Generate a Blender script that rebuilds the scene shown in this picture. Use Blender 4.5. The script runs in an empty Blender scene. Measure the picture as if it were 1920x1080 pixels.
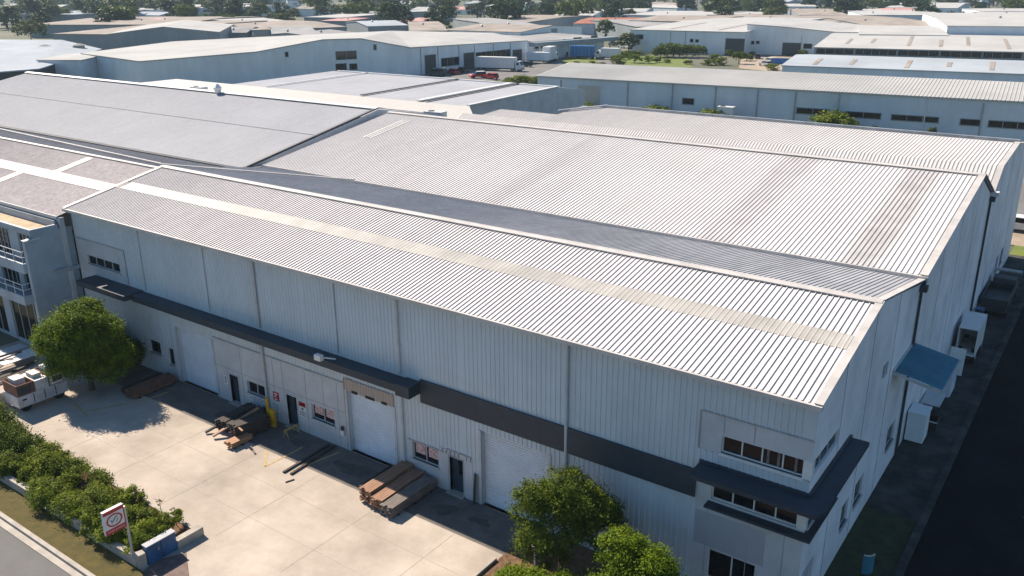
import bpy, math, random
import numpy as np
from mathutils import Vector, Matrix
R = math.radians
random.seed(7)
scn = bpy.context.scene
COL = scn.collection

# ------------------------------------------------------------------ camera
CAM_H = 24.0
YAW, PIT, ROL, FPX = -6.23411284e-01, 3.41398556e-01, -8.07981117e-03, 1626.36
_f = np.array([math.sin(YAW)*math.cos(PIT), math.cos(YAW)*math.cos(PIT), -math.sin(PIT)])
_r = np.cross(_f, [0, 0, 1]); _r /= np.linalg.norm(_r); _u = np.cross(_r, _f)
_c, _s = math.cos(ROL), math.sin(ROL)
CM = np.array([_c*_r+_s*_u, -_s*_r+_c*_u, _f])
cam = bpy.data.cameras.new("camera"); co = bpy.data.objects.new("camera", cam); COL.objects.link(co)
cam.sensor_width = 36; cam.lens = FPX/1920*36; cam.clip_start = .5; cam.clip_end = 9000
mw = Matrix.Identity(4)
for i in range(3):
    mw[i][0] = CM[0][i]; mw[i][1] = CM[1][i]; mw[i][2] = -CM[2][i]
mw[2][3] = CAM_H
co.matrix_world = mw
scn.camera = co

# ------------------------------------------------------------------ light
SUN = Vector((-1.15, .20, 1.0)).normalized()
elev = math.asin(SUN.z); azim = math.atan2(SUN.x, SUN.y)
w = bpy.data.worlds.new("World"); scn.world = w; w.use_nodes = True
nt = w.node_tree; nt.nodes.clear()
out = nt.nodes.new('ShaderNodeOutputWorld'); bg = nt.nodes.new('ShaderNodeBackground')
sky = nt.nodes.new('ShaderNodeTexSky'); sky.sky_type = 'NISHITA'; sky.sun_disc = False
sky.sun_elevation = elev; sky.sun_rotation = azim; sky.air_density = 1.3; sky.dust_density = .2; sky.ozone_density = 5.0
bg.inputs['Strength'].default_value = .06
tint = nt.nodes.new('ShaderNodeVectorMath'); tint.operation = 'MULTIPLY'; tint.inputs[1].default_value = (.80, .98, 1.08)
nt.links.new(sky.outputs[0], tint.inputs[0]); nt.links.new(tint.outputs[0], bg.inputs['Color']); nt.links.new(bg.outputs[0], out.inputs['Surface'])
sl = bpy.data.lights.new("sun", 'SUN'); sl.energy = 5.0; sl.angle = R(.5); sl.color = (1, .865, .71)
so = bpy.data.objects.new("sun", sl); COL.objects.link(so)
so.rotation_euler = SUN.to_track_quat('Z', 'Y').to_euler(); so.location = (0, 0, 60)
scn.view_settings.view_transform = 'Standard'; scn.view_settings.look = 'None'
scn.view_settings.exposure = 0.95; scn.view_settings.gamma = 1
scn.view_settings.use_curve_mapping = False
scn.cycles.volume_bounces = 0
scn.cycles.max_bounces = 5; scn.cycles.diffuse_bounces = 3; scn.cycles.glossy_bounces = 2
scn.cycles.transparent_max_bounces = 6

# ------------------------------------------------------------------ plan helpers: photo ray -> point on a known plane
def ray(x, y): return CM.T @ np.array([(x-960)/FPX, -(y-540)/FPX, 1.])
def G(x, y, z=0.):
    d = ray(x, y); t = (z-CAM_H)/d[2]; return Vector((d[0]*t, d[1]*t, z))
def FY(x, y, Y):
    d = ray(x, y); t = Y/d[1]; return Vector((d[0]*t, Y, CAM_H+d[2]*t))

# ------------------------------------------------------------------ materials
def nd(t, k, **kw):
    n = t.nodes.new(k)
    for a, b in kw.items(): setattr(n, a, b)
    return n
def mat(name, rgb, rough=.6, var=.12, scale=1.5, stretch=(1, 1, 1), rgb2=None, metal=0., spec=.4, bump=0., bscale=30., grime=0., gscale=.15, speck=0., fine=0.):
    m = bpy.data.materials.new(name); m.use_nodes = True; t = m.node_tree; L = t.links.new
    b = t.nodes['Principled BSDF']; b.inputs['Roughness'].default_value = rough; b.inputs['Metallic'].default_value = metal
    b.inputs['Specular IOR Level'].default_value = spec
    tc = nd(t, 'ShaderNodeTexCoord'); mp = nd(t, 'ShaderNodeMapping'); mp.inputs['Scale'].default_value = stretch
    L(tc.outputs['Object'], mp.inputs['Vector'])
    n1 = nd(t, 'ShaderNodeTexNoise'); n1.inputs['Scale'].default_value = scale; n1.inputs['Detail'].default_value = 5; n1.inputs['Roughness'].default_value = .65
    L(mp.outputs[0], n1.inputs['Vector'])
    cr = nd(t, 'ShaderNodeValToRGB')
    c2 = rgb2 or tuple(c*(1-2.2*var) for c in rgb)
    c1 = tuple(min(1, c*(1+.6*var)) for c in rgb)
    cr.color_ramp.elements[0].color = (*c2, 1); cr.color_ramp.elements[0].position = .28
    cr.color_ramp.elements[1].color = (*c1, 1); cr.color_ramp.elements[1].position = .68
    L(n1.outputs['Fac'], cr.inputs['Fac']); cur = cr.outputs['Color']
    def darken(cur, sc, amt, lo, hi, vec):
        n = nd(t, 'ShaderNodeTexNoise'); n.inputs['Scale'].default_value = sc; n.inputs['Detail'].default_value = 6; n.inputs['Roughness'].default_value = .7
        L(vec, n.inputs['Vector'])
        mr = nd(t, 'ShaderNodeMapRange'); mr.inputs['From Min'].default_value = lo; mr.inputs['From Max'].default_value = hi
        mr.inputs['To Min'].default_value = 1-amt; mr.inputs['To Max'].default_value = 1
        L(n.outputs['Fac'], mr.inputs['Value'])
        mx = nd(t, 'ShaderNodeVectorMath', operation='SCALE'); L(cur, mx.inputs[0]); L(mr.outputs[0], mx.inputs['Scale'])
        return mx.outputs[0]
    if grime: cur = darken(cur, gscale, grime, .32, .6, tc.outputs['Object'])
    if speck: cur = darken(cur, 9., speck, .36, .5, tc.outputs['Object'])
    if fine: cur = darken(cur, 45., fine, .3, .6, tc.outputs['Object'])
    L(cur, b.inputs['Base Color'])
    if bump:
        n = nd(t, 'ShaderNodeTexNoise'); n.inputs['Scale'].default_value = bscale; n.inputs['Detail'].default_value = 4
        L(tc.outputs['Object'], n.inputs['Vector'])
        bp = nd(t, 'ShaderNodeBump'); bp.inputs['Strength'].default_value = bump; bp.inputs['Distance'].default_value = .05
        L(n.outputs['Fac'], bp.inputs['Height']); L(bp.outputs[0], b.inputs['Normal'])
    return m
def leafmat(name, a, b_, scale=1.2, trans=.28):
    m = bpy.data.materials.new(name); m.use_nodes = True; t = m.node_tree; L = t.links.new
    b = t.nodes['Principled BSDF']; b.inputs['Roughness'].default_value = .6; b.inputs['Specular IOR Level'].default_value = .1
    tc = nd(t, 'ShaderNodeTexCoord'); n = nd(t, 'ShaderNodeTexNoise'); n.inputs['Scale'].default_value = scale; n.inputs['Detail'].default_value = 8; n.inputs['Roughness'].default_value = .85
    L(tc.outputs['Object'], n.inputs['Vector'])
    cr = nd(t, 'ShaderNodeValToRGB'); cr.color_ramp.elements[0].color = (*a, 1); cr.color_ramp.elements[0].position = .35
    cr.color_ramp.elements[1].color = (*b_, 1); cr.color_ramp.elements[1].position = .66
    L(n.outputs['Fac'], cr.inputs['Fac']); L(cr.outputs[0], b.inputs['Base Color'])
    tr = nd(t, 'ShaderNodeBsdfTranslucent'); L(cr.outputs[0], tr.inputs['Color'])
    mx = nd(t, 'ShaderNodeMixShader'); mx.inputs[0].default_value = trans
    L(b.outputs[0], mx.inputs[1]); L(tr.outputs[0], mx.inputs[2]); L(mx.outputs[0], t.nodes['Material Output'].inputs['Surface'])
    return m

M = {}
def add_stain(m, bands, base=.45):
    # rust and dirt runs that follow single roof sheets (object x), broken up by noise
    t = m.node_tree; L = t.links.new; b = t.nodes['Principled BSDF']
    src = b.inputs['Base Color'].links[0].from_socket
    tc = nd(t, 'ShaderNodeTexCoord'); sp = nd(t, 'ShaderNodeSeparateXYZ'); L(tc.outputs['Object'], sp.inputs[0])
    tot = None
    for x0, wd, amt in bands:
        s = nd(t, 'ShaderNodeMath', operation='SUBTRACT'); L(sp.outputs[0], s.inputs[0]); s.inputs[1].default_value = x0
        a = nd(t, 'ShaderNodeMath', operation='ABSOLUTE'); L(s.outputs[0], a.inputs[0])
        mr = nd(t, 'ShaderNodeMapRange'); mr.interpolation_type = 'SMOOTHSTEP'
        mr.inputs['From Min'].default_value = wd*.35; mr.inputs['From Max'].default_value = wd
        mr.inputs['To Min'].default_value = amt; mr.inputs['To Max'].default_value = 0
        L(a.outputs[0], mr.inputs['Value'])
        if tot is None: tot = mr.outputs[0]
        else:
            ad = nd(t, 'ShaderNodeMath', operation='MAXIMUM'); L(tot, ad.inputs[0]); L(mr.outputs[0], ad.inputs[1]); tot = ad.outputs[0]
    n = nd(t, 'ShaderNodeTexNoise'); n.inputs['Scale'].default_value = .5; n.inputs['Detail'].default_value = 4
    L(tc.outputs['Object'], n.inputs['Vector'])
    ml = nd(t, 'ShaderNodeMath', operation='MULTIPLY'); L(tot, ml.inputs[0]); L(n.outputs['Fac'], ml.inputs[1])
    iv = nd(t, 'ShaderNodeMath', operation='SUBTRACT'); iv.inputs[0].default_value = 1; L(ml.outputs[0], iv.inputs[1])
    sc = nd(t, 'ShaderNodeVectorMath', operation='SCALE'); L(src, sc.inputs[0]); L(iv.outputs[0], sc.inputs['Scale'])
    L(sc.outputs[0], b.inputs['Base Color'])

M['roof1'] = mat('roof_sheet_warm_grey', (.69, .66, .655), .7, .05, .7, (2.2, .25, 1), grime=.10, gscale=.25, spec=.12, speck=.05)
M['roof2'] = mat('roof_sheet_light_grey', (.67, .655, .65), .7, .04, .7, (1.8, .2, 1), grime=.08, gscale=.12, spec=.12, speck=.05)
add_stain(M['roof2'], [(21.6, 1.5, .5), (13.8, 1.7, .36), (-2.2, 1.2, .2), (25, .35, .2)])
M['roof3'] = mat('roof_sheet_third', (.64, .62, .605), .7, .04, .7, (1.8, .2, 1), grime=.08, gscale=.12, spec=.12)
M['roofdark'] = mat('roof_sheet_weathered', (.40, .405, .42), .7, .12, .8, (2, .3, 1), grime=.2, spec=.12)
M['roofblue'] = mat('roof_sheet_blue_grey', (.44, .45, .475), .7, .04, .6, (1.5, .3, 1), grime=.12, gscale=.1, speck=.12, spec=.12)
M['rooftile'] = mat('roof_mottled_tiles', (.66, .61, .61), .7, .22, 3.5, (1.5, 1, 1), rgb2=(.36, .30, .31), speck=.35, grime=.2, gscale=.5)
M['skylight'] = mat('translucent_sheeting', (.46, .44, .40), .5, .1, .8, (1, .4, 1), grime=.15, gscale=.6)
M['skylightw'] = mat('white_sheeting', (.52, .50, .47), .5, .06, .8)
M['flash'] = mat('pale_flashing', (.56, .53, .50), .5, .08, 1.2, grime=.15, gscale=.5)
M['gutter'] = mat('gutter_metal', (.36, .38, .40), .4, .15, 1.2, grime=.2)
M['gutdark'] = mat('gutter_dark', (.06, .065, .07), .6, .2, 2)
M['wall'] = mat('wall_sheet_grey', (.55, .605, .65), .5, .04, .6, (1.2, 1.2, .25), grime=.10, gscale=.35, spec=.35)
M['wallsm'] = mat('painted_wall_grey', (.54, .55, .57), .65, .08, .7, grime=.12, gscale=.5, bump=.1)
M['office'] = mat('office_render', (.40, .455, .51), .65, .08, .7, grime=.2, gscale=.5, bump=.1)
M['wallpatch'] = mat('repainted_wall_patch', (.38, .39, .42), .65, .06, .8)
M['endwall'] = mat('tilt_panel_painted', (.80, .80, .84), .7, .08, .35, (1, 1.4, .35), grime=.26, gscale=.3, bump=.08)
M['band'] = mat('charcoal_fascia', (.032, .045, .062), .55, .12, 1.5, grime=.15)
M['roller'] = mat('roller_door_white', (.72, .74, .78), .4, .05, 1.2, grime=.1, gscale=.8)
M['rollercream'] = mat('roller_door_cream', (.50, .47, .42), .5, .05, 1.2)
M['frame'] = mat('pale_frame', (.50, .51, .52), .5, .08, 2)
M['frametan'] = mat('tan_header', (.42, .35, .30), .6, .1, 3, (6, 1, .5))
M['glass'] = mat('dark_glass', (.008, .011, .014), .06, .2, 1.5, spec=.3)
M['doorblue'] = mat('navy_door', (.03, .05, .075), .4, .1, 2)
M['poster'] = mat('window_stickers', (.62, .55, .53), .6, .3, 9, rgb2=(.5, .10, .08), speck=.4)
M['white'] = mat('white_paint', (.70, .70, .69), .45, .06, 1.5, grime=.1)
M['whitedirty'] = mat('dirty_white_paint', (.66, .65, .66), .5, .12, 2, grime=.3, gscale=1.5)
M['red'] = mat('red_paint', (.42, .02, .03), .45, .12, 3)
M['black'] = mat('black_rubber', (.015, .015, .017), .7, .2, 3)
M['blue'] = mat('blue_paint', (.02, .10, .24), .45, .15, 1.5, grime=.25, gscale=1.5)
M['bluetarp'] = mat('blue_tarpaulin', (.02, .16, .42), .5, .15, 1)
M['awning'] = mat('blue_awning_sheet', (.05, .20, .29), .5, .1, 1.5, grime=.15, gscale=.8)
M['yellow'] = mat('yellow_paint', (.62, .36, .01), .5, .15, 3, grime=.2, gscale=2)
M['concrete'] = mat('yard_concrete', (.51, .445, .38), .9, .10, .30, rgb2=(.36, .31, .26), grime=.2, gscale=.22, speck=.05, fine=.14, bump=.15, spec=.2)
M['concrete2'] = mat('shaded_stained_concrete', (.17, .15, .135), .85, .2, .6, rgb2=(.11, .10, .09), grime=.3, gscale=.9, fine=.2, bump=.15)  # dark tone paints in shade along the facade, on top of some staining
M['kerb'] = mat('kerb_concrete', (.44, .40, .35), .85, .12, 1.5, grime=.2, gscale=1, fine=.15)
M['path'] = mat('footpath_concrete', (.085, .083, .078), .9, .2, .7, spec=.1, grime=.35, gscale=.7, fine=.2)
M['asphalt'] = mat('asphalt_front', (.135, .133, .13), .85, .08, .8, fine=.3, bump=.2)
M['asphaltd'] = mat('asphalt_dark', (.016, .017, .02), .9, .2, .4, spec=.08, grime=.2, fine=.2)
M['asphaltf'] = mat('asphalt_far', (.17, .165, .16), .85, .15, .2)
M['redpave'] = mat('red_paving', (.20, .135, .12), .85, .2, 4, fine=.35)
M['soil'] = mat('mulch_soil', (.17, .095, .05), .95, .35, 5, rgb2=(.06, .035, .02), bump=.6, bscale=12)
M['grass'] = mat('dry_grass', (.12, .09, .02), .95, .2, 2.5, rgb2=(.07, .065, .015), fine=.5, bump=.7, bscale=40)
M['grassg'] = mat('green_grass', (.15, .18, .035), .95, .25, .3, rgb2=(.10, .15, .03), fine=.3)
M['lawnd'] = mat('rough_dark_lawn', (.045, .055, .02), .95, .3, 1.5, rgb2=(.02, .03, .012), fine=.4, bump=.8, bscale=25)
M['land'] = mat('open_land', (.07, .085, .04), .95, .3, .02, rgb2=(.16, .15, .12), grime=.3, gscale=.05)
M['dirt'] = mat('tan_dirt', (.42, .34, .26), .95, .2, .5, fine=.2)
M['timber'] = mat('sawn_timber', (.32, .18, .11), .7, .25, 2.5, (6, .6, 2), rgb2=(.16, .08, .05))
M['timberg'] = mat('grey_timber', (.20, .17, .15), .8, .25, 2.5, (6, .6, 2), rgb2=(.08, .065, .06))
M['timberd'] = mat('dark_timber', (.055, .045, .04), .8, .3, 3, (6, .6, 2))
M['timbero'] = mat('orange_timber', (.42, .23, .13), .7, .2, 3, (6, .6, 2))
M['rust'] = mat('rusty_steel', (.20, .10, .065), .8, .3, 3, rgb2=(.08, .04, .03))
M['darkmetal'] = mat('dark_metal', (.05, .055, .06), .5, .2, 2)
M['chrome'] = mat('galvanised', (.45, .46, .48), .4, .1, 3, metal=.3)
M['bark'] = mat('bark', (.11, .085, .065), .9, .25, 4, (1, 1, .3), bump=.4)
M['rooffw'] = mat('far_roof_white', (.44, .44, .43), .85, .05, .1, (1, 1, 1), grime=.08, gscale=.05, spec=.05)
M['rooffg'] = mat('far_roof_grey', (.34, .34, .34), .85, .1, .1, grime=.15, gscale=.05, spec=.05)
M['roofft'] = mat('far_roof_tan', (.36, .32, .285), .85, .12, .15, grime=.2, gscale=.08, spec=.05)
M['rooffb'] = mat('far_roof_blue', (.38, .42, .46), .85, .05, .1, grime=.1, gscale=.05, spec=.05)
M['terra'] = mat('terracotta_roof', (.40, .14, .09), .8, .15, .5, grime=.2, gscale=.3)
M['pink'] = mat('pink_roof', (.50, .27, .25), .8, .15, .3)
M['wallfb'] = mat('far_wall_blue_grey', (.60, .68, .74), .6, .05, .4, (1, 1, .2), grime=.15, gscale=.1)
M['wallfw'] = mat('far_wall_white', (.74, .78, .80), .6, .05, .4, (1, 1, .2), grime=.12, gscale=.1)
M['wallfg'] = mat('far_wall_grey', (.26, .30, .32), .6, .06, .4, (1, 1, .2), grime=.15, gscale=.1)
M['moss'] = mat('moss_lichen', (.22, .22, .05), .9, .3, 1)
M['buff'] = mat('buff_roof_membrane', (.50, .38, .24), .85, .15, 1.2, grime=.2, gscale=.8)
M['mark'] = mat('worn_yellow_line', (.50, .36, .13), .8, .25, 6)
M['flank'] = mat('dark_rib_flank', (.40, .37, .36), .8, .15, 2., spec=.1)  # rib flanks darker than the flat pans
M['flankb'] = mat('dark_rib_flank_blue', (.38, .39, .42), .8, .15, 2., spec=.1)  # bluish version of the darker flanks
M['oil'] = mat('oil_stain', (.10, .09, .08), .85, .2, 2., rgb2=(.06, .055, .05), fine=.2)
M['tyre'] = mat('tyre_mark', (.49, .42, .35), .9, .12, 3., fine=.2)
M['crack'] = mat('concrete_joint', (.43, .375, .32), .9, .2, 6)
M['leafA'] = leafmat('leaf_yellow_green', (.03, .065, .004), (.22, .30, .012), 1.5)
M['leafB'] = leafmat('leaf_deep_green', (.03, .055, .006), (.16, .21, .018), 1.5)
M['leafC'] = leafmat('leaf_olive', (.03, .05, .01), (.12, .15, .03), 1.)
M['leafD'] = leafmat('leaf_blue_green', (.018, .04, .012), (.06, .10, .03), .6)
M['leafR'] = leafmat('leaf_bronze', (.05, .025, .02), (.14, .08, .06), .8)
M['leafY'] = leafmat('leaf_hedge', (.025, .055, .006), (.29, .34, .03), .9)

# ------------------------------------------------------------------ object helpers
ORG = {}
def tag(o, label=None, cat=None, group=None, kind=None):
    if label: o['label'] = label
    if cat: o['category'] = cat
    if group: o['group'] = group
    if kind: o['kind'] = kind
    return o
def thing(name, label, cat, loc=(0, 0, 0), group=None, rz=0.):
    o = bpy.data.objects.new(name, None); COL.objects.link(o); o.location = loc; o.rotation_euler = (0, 0, rz)
    o.empty_display_size = .3
    ORG[o.name] = Vector(loc) if rz == 0 else Vector((0, 0, 0))
    return tag(o, label, cat, group)
class MB:
    def __init__(s): s.v = []; s.f = []; s.m = []
    def face(s, pts, mi=0):
        b = len(s.v); s.v += [tuple(p) for p in pts]; s.f.append(tuple(range(b, b+len(pts)))); s.m.append(mi); return s
    def box(s, x0, y0, z0, x1, y1, z1, mi=0, A=None):
        P = [Vector(p) for p in ((x0, y0, z0), (x1, y0, z0), (x1, y1, z0), (x0, y1, z0), (x0, y0, z1), (x1, y0, z1), (x1, y1, z1), (x0, y1, z1))]
        if A is not None: P = [A @ p for p in P]
        b = len(s.v); s.v += [tuple(p) for p in P]
        for q in ((0, 3, 2, 1), (4, 5, 6, 7), (0, 1, 5, 4), (1, 2, 6, 5), (2, 3, 7, 6), (3, 0, 4, 7)):
            s.f.append(tuple(b+i for i in q)); s.m.append(mi)
        return s
    def cyl(s, p0, p1, r, r2=None, n=8, mi=0, caps=True):
        p0 = Vector(p0); p1 = Vector(p1); d = (p1-p0).normalized(); r2 = r if r2 is None else r2
        a = d.orthogonal().normalized(); c = d.cross(a); b = len(s.v)
        for P, q in ((p0, r), (p1, r2)):
            for i in range(n):
                t = 2*math.pi*i/n; s.v.append(tuple(P+a*math.cos(t)*q+c*math.sin(t)*q))
        for i in range(n):
            j = (i+1) % n; s.f.append((b+i, b+j, b+n+j, b+n+i)); s.m.append(mi)
        if caps:
            s.f.append(tuple(b+n-1-i for i in range(n))); s.m.append(mi)
            s.f.append(tuple(b+n+i for i in range(n))); s.m.append(mi)
        return s
    def prism(s, poly, z0, z1, mi=0):      # poly in xy, counter-clockwise
        n = len(poly)
        s.face([(x, y, z1) for x, y in poly], mi); s.face([(x, y, z0) for x, y in reversed(poly)], mi)
        for i in range(n):
            a, b = poly[i], poly[(i+1) % n]
            s.face([(a[0], a[1], z0), (b[0], b[1], z0), (b[0], b[1], z1), (a[0], a[1], z1)], mi)
        return s
    def ribbed(s, O, U, L, V, n, u0=0., pitch=.3, h=.05, tw=.05, bw=.09, mi=0, fl=None):
        # sheet from O along unit U for L, extruded by V; ribs at multiples of pitch of (u0+u)
        O = Vector(O); U = Vector(U); V = Vector(V); n = Vector(n)
        prof = [(0., 0.)]; k = math.ceil((u0+bw/2)/pitch)
        while k*pitch-u0+bw/2 < L:
            c = k*pitch-u0
            prof += [(c-bw/2, 0), (c-tw/2, h), (c+tw/2, h), (c+bw/2, 0)]; k += 1
        prof.append((L, 0))
        b = len(s.v)
        for u, q in prof:
            p = O+U*u+n*q; s.v.append(tuple(p)); s.v.append(tuple(p+V))
        flip = U.cross(V).dot(n) < 0
        for i in range(len(prof)-1):
            q = (b+2*i, b+2*i+2, b+2*i+3, b+2*i+1)
            s.f.append(q[::-1] if flip else q); s.m.append(fl if fl is not None and abs(prof[i+1][1]-prof[i][1]) > 1e-6 else mi)
        return s
    def build(s, name, mats, parent=None, smooth=False):
        me = bpy.data.meshes.new(name)
        o_ = ORG.get(parent.name, Vector((0, 0, 0))) if parent else Vector((0, 0, 0))
        me.from_pydata([(x-o_.x, y-o_.y, z-o_.z) for x, y, z in s.v], [], s.f)
        if not isinstance(mats, (list, tuple)): mats = [mats]
        for m in mats: me.materials.append(M[m] if isinstance(m, str) else m)
        me.polygons.foreach_set('material_index', s.m)
        if smooth: me.polygons.foreach_set('use_smooth', [True]*len(s.f))
        me.update()
        o = bpy.data.objects.new(name, me); COL.objects.link(o)
        if parent: o.parent = parent; ORG[o.name] = o_
        return o
def bx(name, m, parent, *a): return MB().box(*a).build(name, m, parent)
def copy_tree(o, parent=None):
    c = o.copy(); COL.objects.link(c); c.parent = parent
    for ch in o.children: copy_tree(ch, c)
    return c

# ------------------------------------------------------------------ foliage
def leaves(name, lobes, n, size, mt, parent=None, seed=0, inner=.18, cl=130, org=Vector((0, 0, 0))):
    rg = np.random.default_rng(seed)
    lob = np.array(lobes, float); vol = lob[:, 3]*lob[:, 4]*lob[:, 5]; pr = vol**.67; pr /= pr.sum()
    k = max(6, n//cl); li = rg.choice(len(lob), k, p=pr)
    d = rg.normal(size=(k, 3)); d /= np.linalg.norm(d, axis=1)[:, None]
    d[:, 2] = np.where(d[:, 2] < -.5, -d[:, 2], d[:, 2])
    rr = np.where(rg.random(k) < inner, rg.uniform(.2, .75, k), rg.uniform(.78, 1.02, k))
    cc = lob[li, :3]+d*lob[li, 3:]*rr[:, None]
    ci = rg.integers(0, k, n)
    sp = (lob[li].mean(axis=1)*0+lob[li, 3]*.14)[ci][:, None]
    p = cc[ci]+rg.normal(size=(n, 3))*sp*np.array([1, 1, .75])
    no = d[ci]*.6+rg.normal(size=(n, 3))*.6+np.array([0, 0, .45]); no /= np.linalg.norm(no, axis=1)[:, None]
    a = np.cross(no, rg.normal(size=(n, 3))); a /= np.linalg.norm(a, axis=1)[:, None]; b = np.cross(no, a)
    s = size*rg.uniform(.6, 1.3, (n, 1))
    v = np.stack([p-a*s*.9, p-b*s*.45, p+a*s*.9, p+b*s*.45], 1).reshape(-1, 3)-np.array(org)
    me = bpy.data.meshes.new(name); me.vertices.add(4*n); me.vertices.foreach_set('co', v.ravel())
    me.loops.add(4*n); me.loops.foreach_set('vertex_index', np.arange(4*n)); me.polygons.add(n)
    me.polygons.foreach_set('loop_start', np.arange(0, 4*n, 4)); me.polygons.foreach_set('loop_total', np.full(n, 4))
    me.materials.append(M[mt]); me.update(); me.validate()
    o = bpy.data.objects.new(name, me); COL.objects.link(o)
    if parent: o.parent = parent
    return o
def trunk_mb(h, r, rg, limbs=5, spread=1.6, top=1.6):
    mb = MB(); mb.cyl((0, 0, 0), (.05, .03, h*.5), r, r*.8, 8); mb.cyl((.05, .03, h*.5), (0, 0, h), r*.8, r*.55, 8)
    for i in range(limbs):
        a = 6.283*i/limbs+rg.random(); z = h*(.6+.4*rg.random())
        m = (math.cos(a)*spread*.5, math.sin(a)*spread*.5, z+top*.5); e = (math.cos(a)*spread, math.sin(a)*spread, z+top)
        mb.cyl((0, 0, z), m, r*.5, r*.35, 6); mb.cyl(m, e, r*.35, r*.12, 6)
    return mb
def near_tree(name, label, loc, lobes, n, size, mt, trunk_h, r, seed, group=None):
    t = thing(name, label, 'tree', loc, group); rg = random.Random(seed)
    trunk_mb(trunk_h, r, rg, 6, lobes[0][3]*.6, lobes[0][5]*.8).build('trunk', 'bark', None).parent = t
    leaves('crown', lobes, n, size, mt, t, seed, org=Vector(loc))
    return t

# ------------------------------------------------------------------ ground, roads
def sheet(name, m, x0, y0, x1, y1, z, kind='structure'):
    o = MB().face([(x0, y0, z), (x1, y0, z), (x1, y1, z), (x0, y1, z)]).build(name, m); return tag(o, kind=kind)
def psheet(name, m, pts, z, kind='structure'):
    o = MB().face([(p[0], p[1], z) for p in pts]).build(name, m); return tag(o, kind=kind)
sheet('ground', 'land', -4500, -600, 4500, 5200, -.06)
sheet('yard', 'concrete', -62, 14.6, -4.9, 28.7, 0)
sheet('yard_apron', 'concrete2', -57, 25.9, -11.6, 28.45, .004)  # strip coloured darker to deepen the shade at the facade's foot
sheet('front_road', 'asphalt', -120, -30, 60, 14.12, -.03)
tag(MB().box(-120, 14.1, -.05, -30.4, 14.42, .0).box(-120, 14.42, -.05, -30.2, 14.62, .13).build('kerb', 'kerb'), kind='structure')
tag(MB().box(-30.0, 14.1, -.05, -10, 14.6, .004).build('driveway_lip', 'kerb'), kind='structure')
sheet('verge', 'grass', -110, 14.62, -31.0, 16.0, .05)
psheet('red_paving', 'redpave', [(-31.5, 16.9), (-31.0, 14.6), (-29.0, 14.6), (-29.4, 17.0), (-30.9, 17.9)], .012)
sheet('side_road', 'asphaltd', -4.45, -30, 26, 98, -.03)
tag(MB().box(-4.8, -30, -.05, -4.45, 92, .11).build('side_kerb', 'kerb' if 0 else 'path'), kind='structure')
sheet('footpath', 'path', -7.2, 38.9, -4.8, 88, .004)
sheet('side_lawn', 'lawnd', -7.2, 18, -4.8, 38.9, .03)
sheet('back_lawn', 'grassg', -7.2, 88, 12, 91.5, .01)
sheet('dirt_strip', 'dirt', -9, 91.5, 30, 98, .005)
sheet('car_park', 'asphaltf', -12, 98, 60, 132, -.02)
# joints between the slabs of the yard
mb = MB()
for x in (-44.2, -39.8, -35.3, -30.9, -26.4, -22): mb.box(x, 19.4, .001, x+.02, 25.9, .006)
for y in (21.3, 23.7): mb.box(-46, y, .0012, -19.5, y+.02, .0064)
tag(mb.build('slab_joints', 'crack'), kind='structure')
def blob(cx, cy, rx, ry, seed, m, z):
    g_ = random.Random(seed); n_ = 26; ph = [g_.uniform(0, 6.28) for _ in range(4)]
    pts = []
    for i in range(n_):
        a = 6.283*i/n_; q = 1+.22*math.sin(2*a+ph[0])+.15*math.sin(3*a+ph[1])+.12*math.sin(5*a+ph[2])+.08*math.sin(9*a+ph[3]); pts.append((cx+rx*q*math.cos(a), cy+ry*q*math.sin(a)))
    psheet('oil_stain', m, pts, z)
for i, q in enumerate(((-23.6, 27.1, .7, .4), (-29.8, 27.2, 1.1, .6), (-40.4, 27.2, .7, .4), (-21.6, 27.3, .5, .3), (-34.2, 27.4, .6, .35))): blob(*q, i, 'oil', .0105+.0004*i)
def arc(cx, cy, r_, a0, a1, wd, z):
    m_ = MB(); n_ = 30
    for i in range(n_):
        t0 = R(a0+(a1-a0)*i/n_); t1 = R(a0+(a1-a0)*(i+1)/n_)
        m_.face([(cx+(r_-wd)*math.cos(t0), cy+(r_-wd)*math.sin(t0), z), (cx+r_*math.cos(t0), cy+r_*math.sin(t0), z), (cx+r_*math.cos(t1), cy+r_*math.sin(t1), z), (cx+(r_-wd)*math.cos(t1), cy+(r_-wd)*math.sin(t1), z)])
    tag(m_.build('tyre_mark', 'tyre'), kind='structure')
def stripe(mb, a, b, wd=.1, z=.009):
    a = Vector(a); b = Vector(b); d = (b-a).normalized(); p = Vector((-d.y, d.x, 0))*wd/2
    mb.face([(a-p)[:2]+(z,) if 0 else (a.x-p.x, a.y-p.y, z), (b.x-p.x, b.y-p.y, z), (b.x+p.x, b.y+p.y, z), (a.x+p.x, a.y+p.y, z)])
mb = MB()
for a, b in (((500, 845), (497, 875)), ((497, 875), (567, 839)), ((545, 885), (636, 848)), ((140, 757), (165, 781)), ((163, 771), (270, 751)), ((270, 751), (315, 735)), ((400, 816), (425, 800))):
    stripe(mb, G(*a), G(*b))
tag(mb.build('parking_lines', 'mark'), kind='structure')
sheet('planter_soil', 'soil', -47, 16.3, -31.75, 19.0, .12)
psheet('bed_soil', 'soil', [(-19.2, 14.7), (-11.7, 14.7), (-7.3, 14.7), (-7.3, 28.4), (-18.6, 28.4), (-19.2, 26.2)], .03)
o = MB().box(-47, 16.0, 0, -31.7, 16.28, .5).build('planter_wall', 'kerb'); tag(o, 'low concrete planter wall running along the verge below the hedge', 'planter wall')
o = MB().box(-31.75, 17.88, 0, -31.4, 19.2, .42).box(-47, 19.02, 0, -31.7, 19.2, .16).build('planter_edging', 'kerb'); tag(o, 'concrete edging at the yard end and back of the hedge bed', 'edging')
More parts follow.
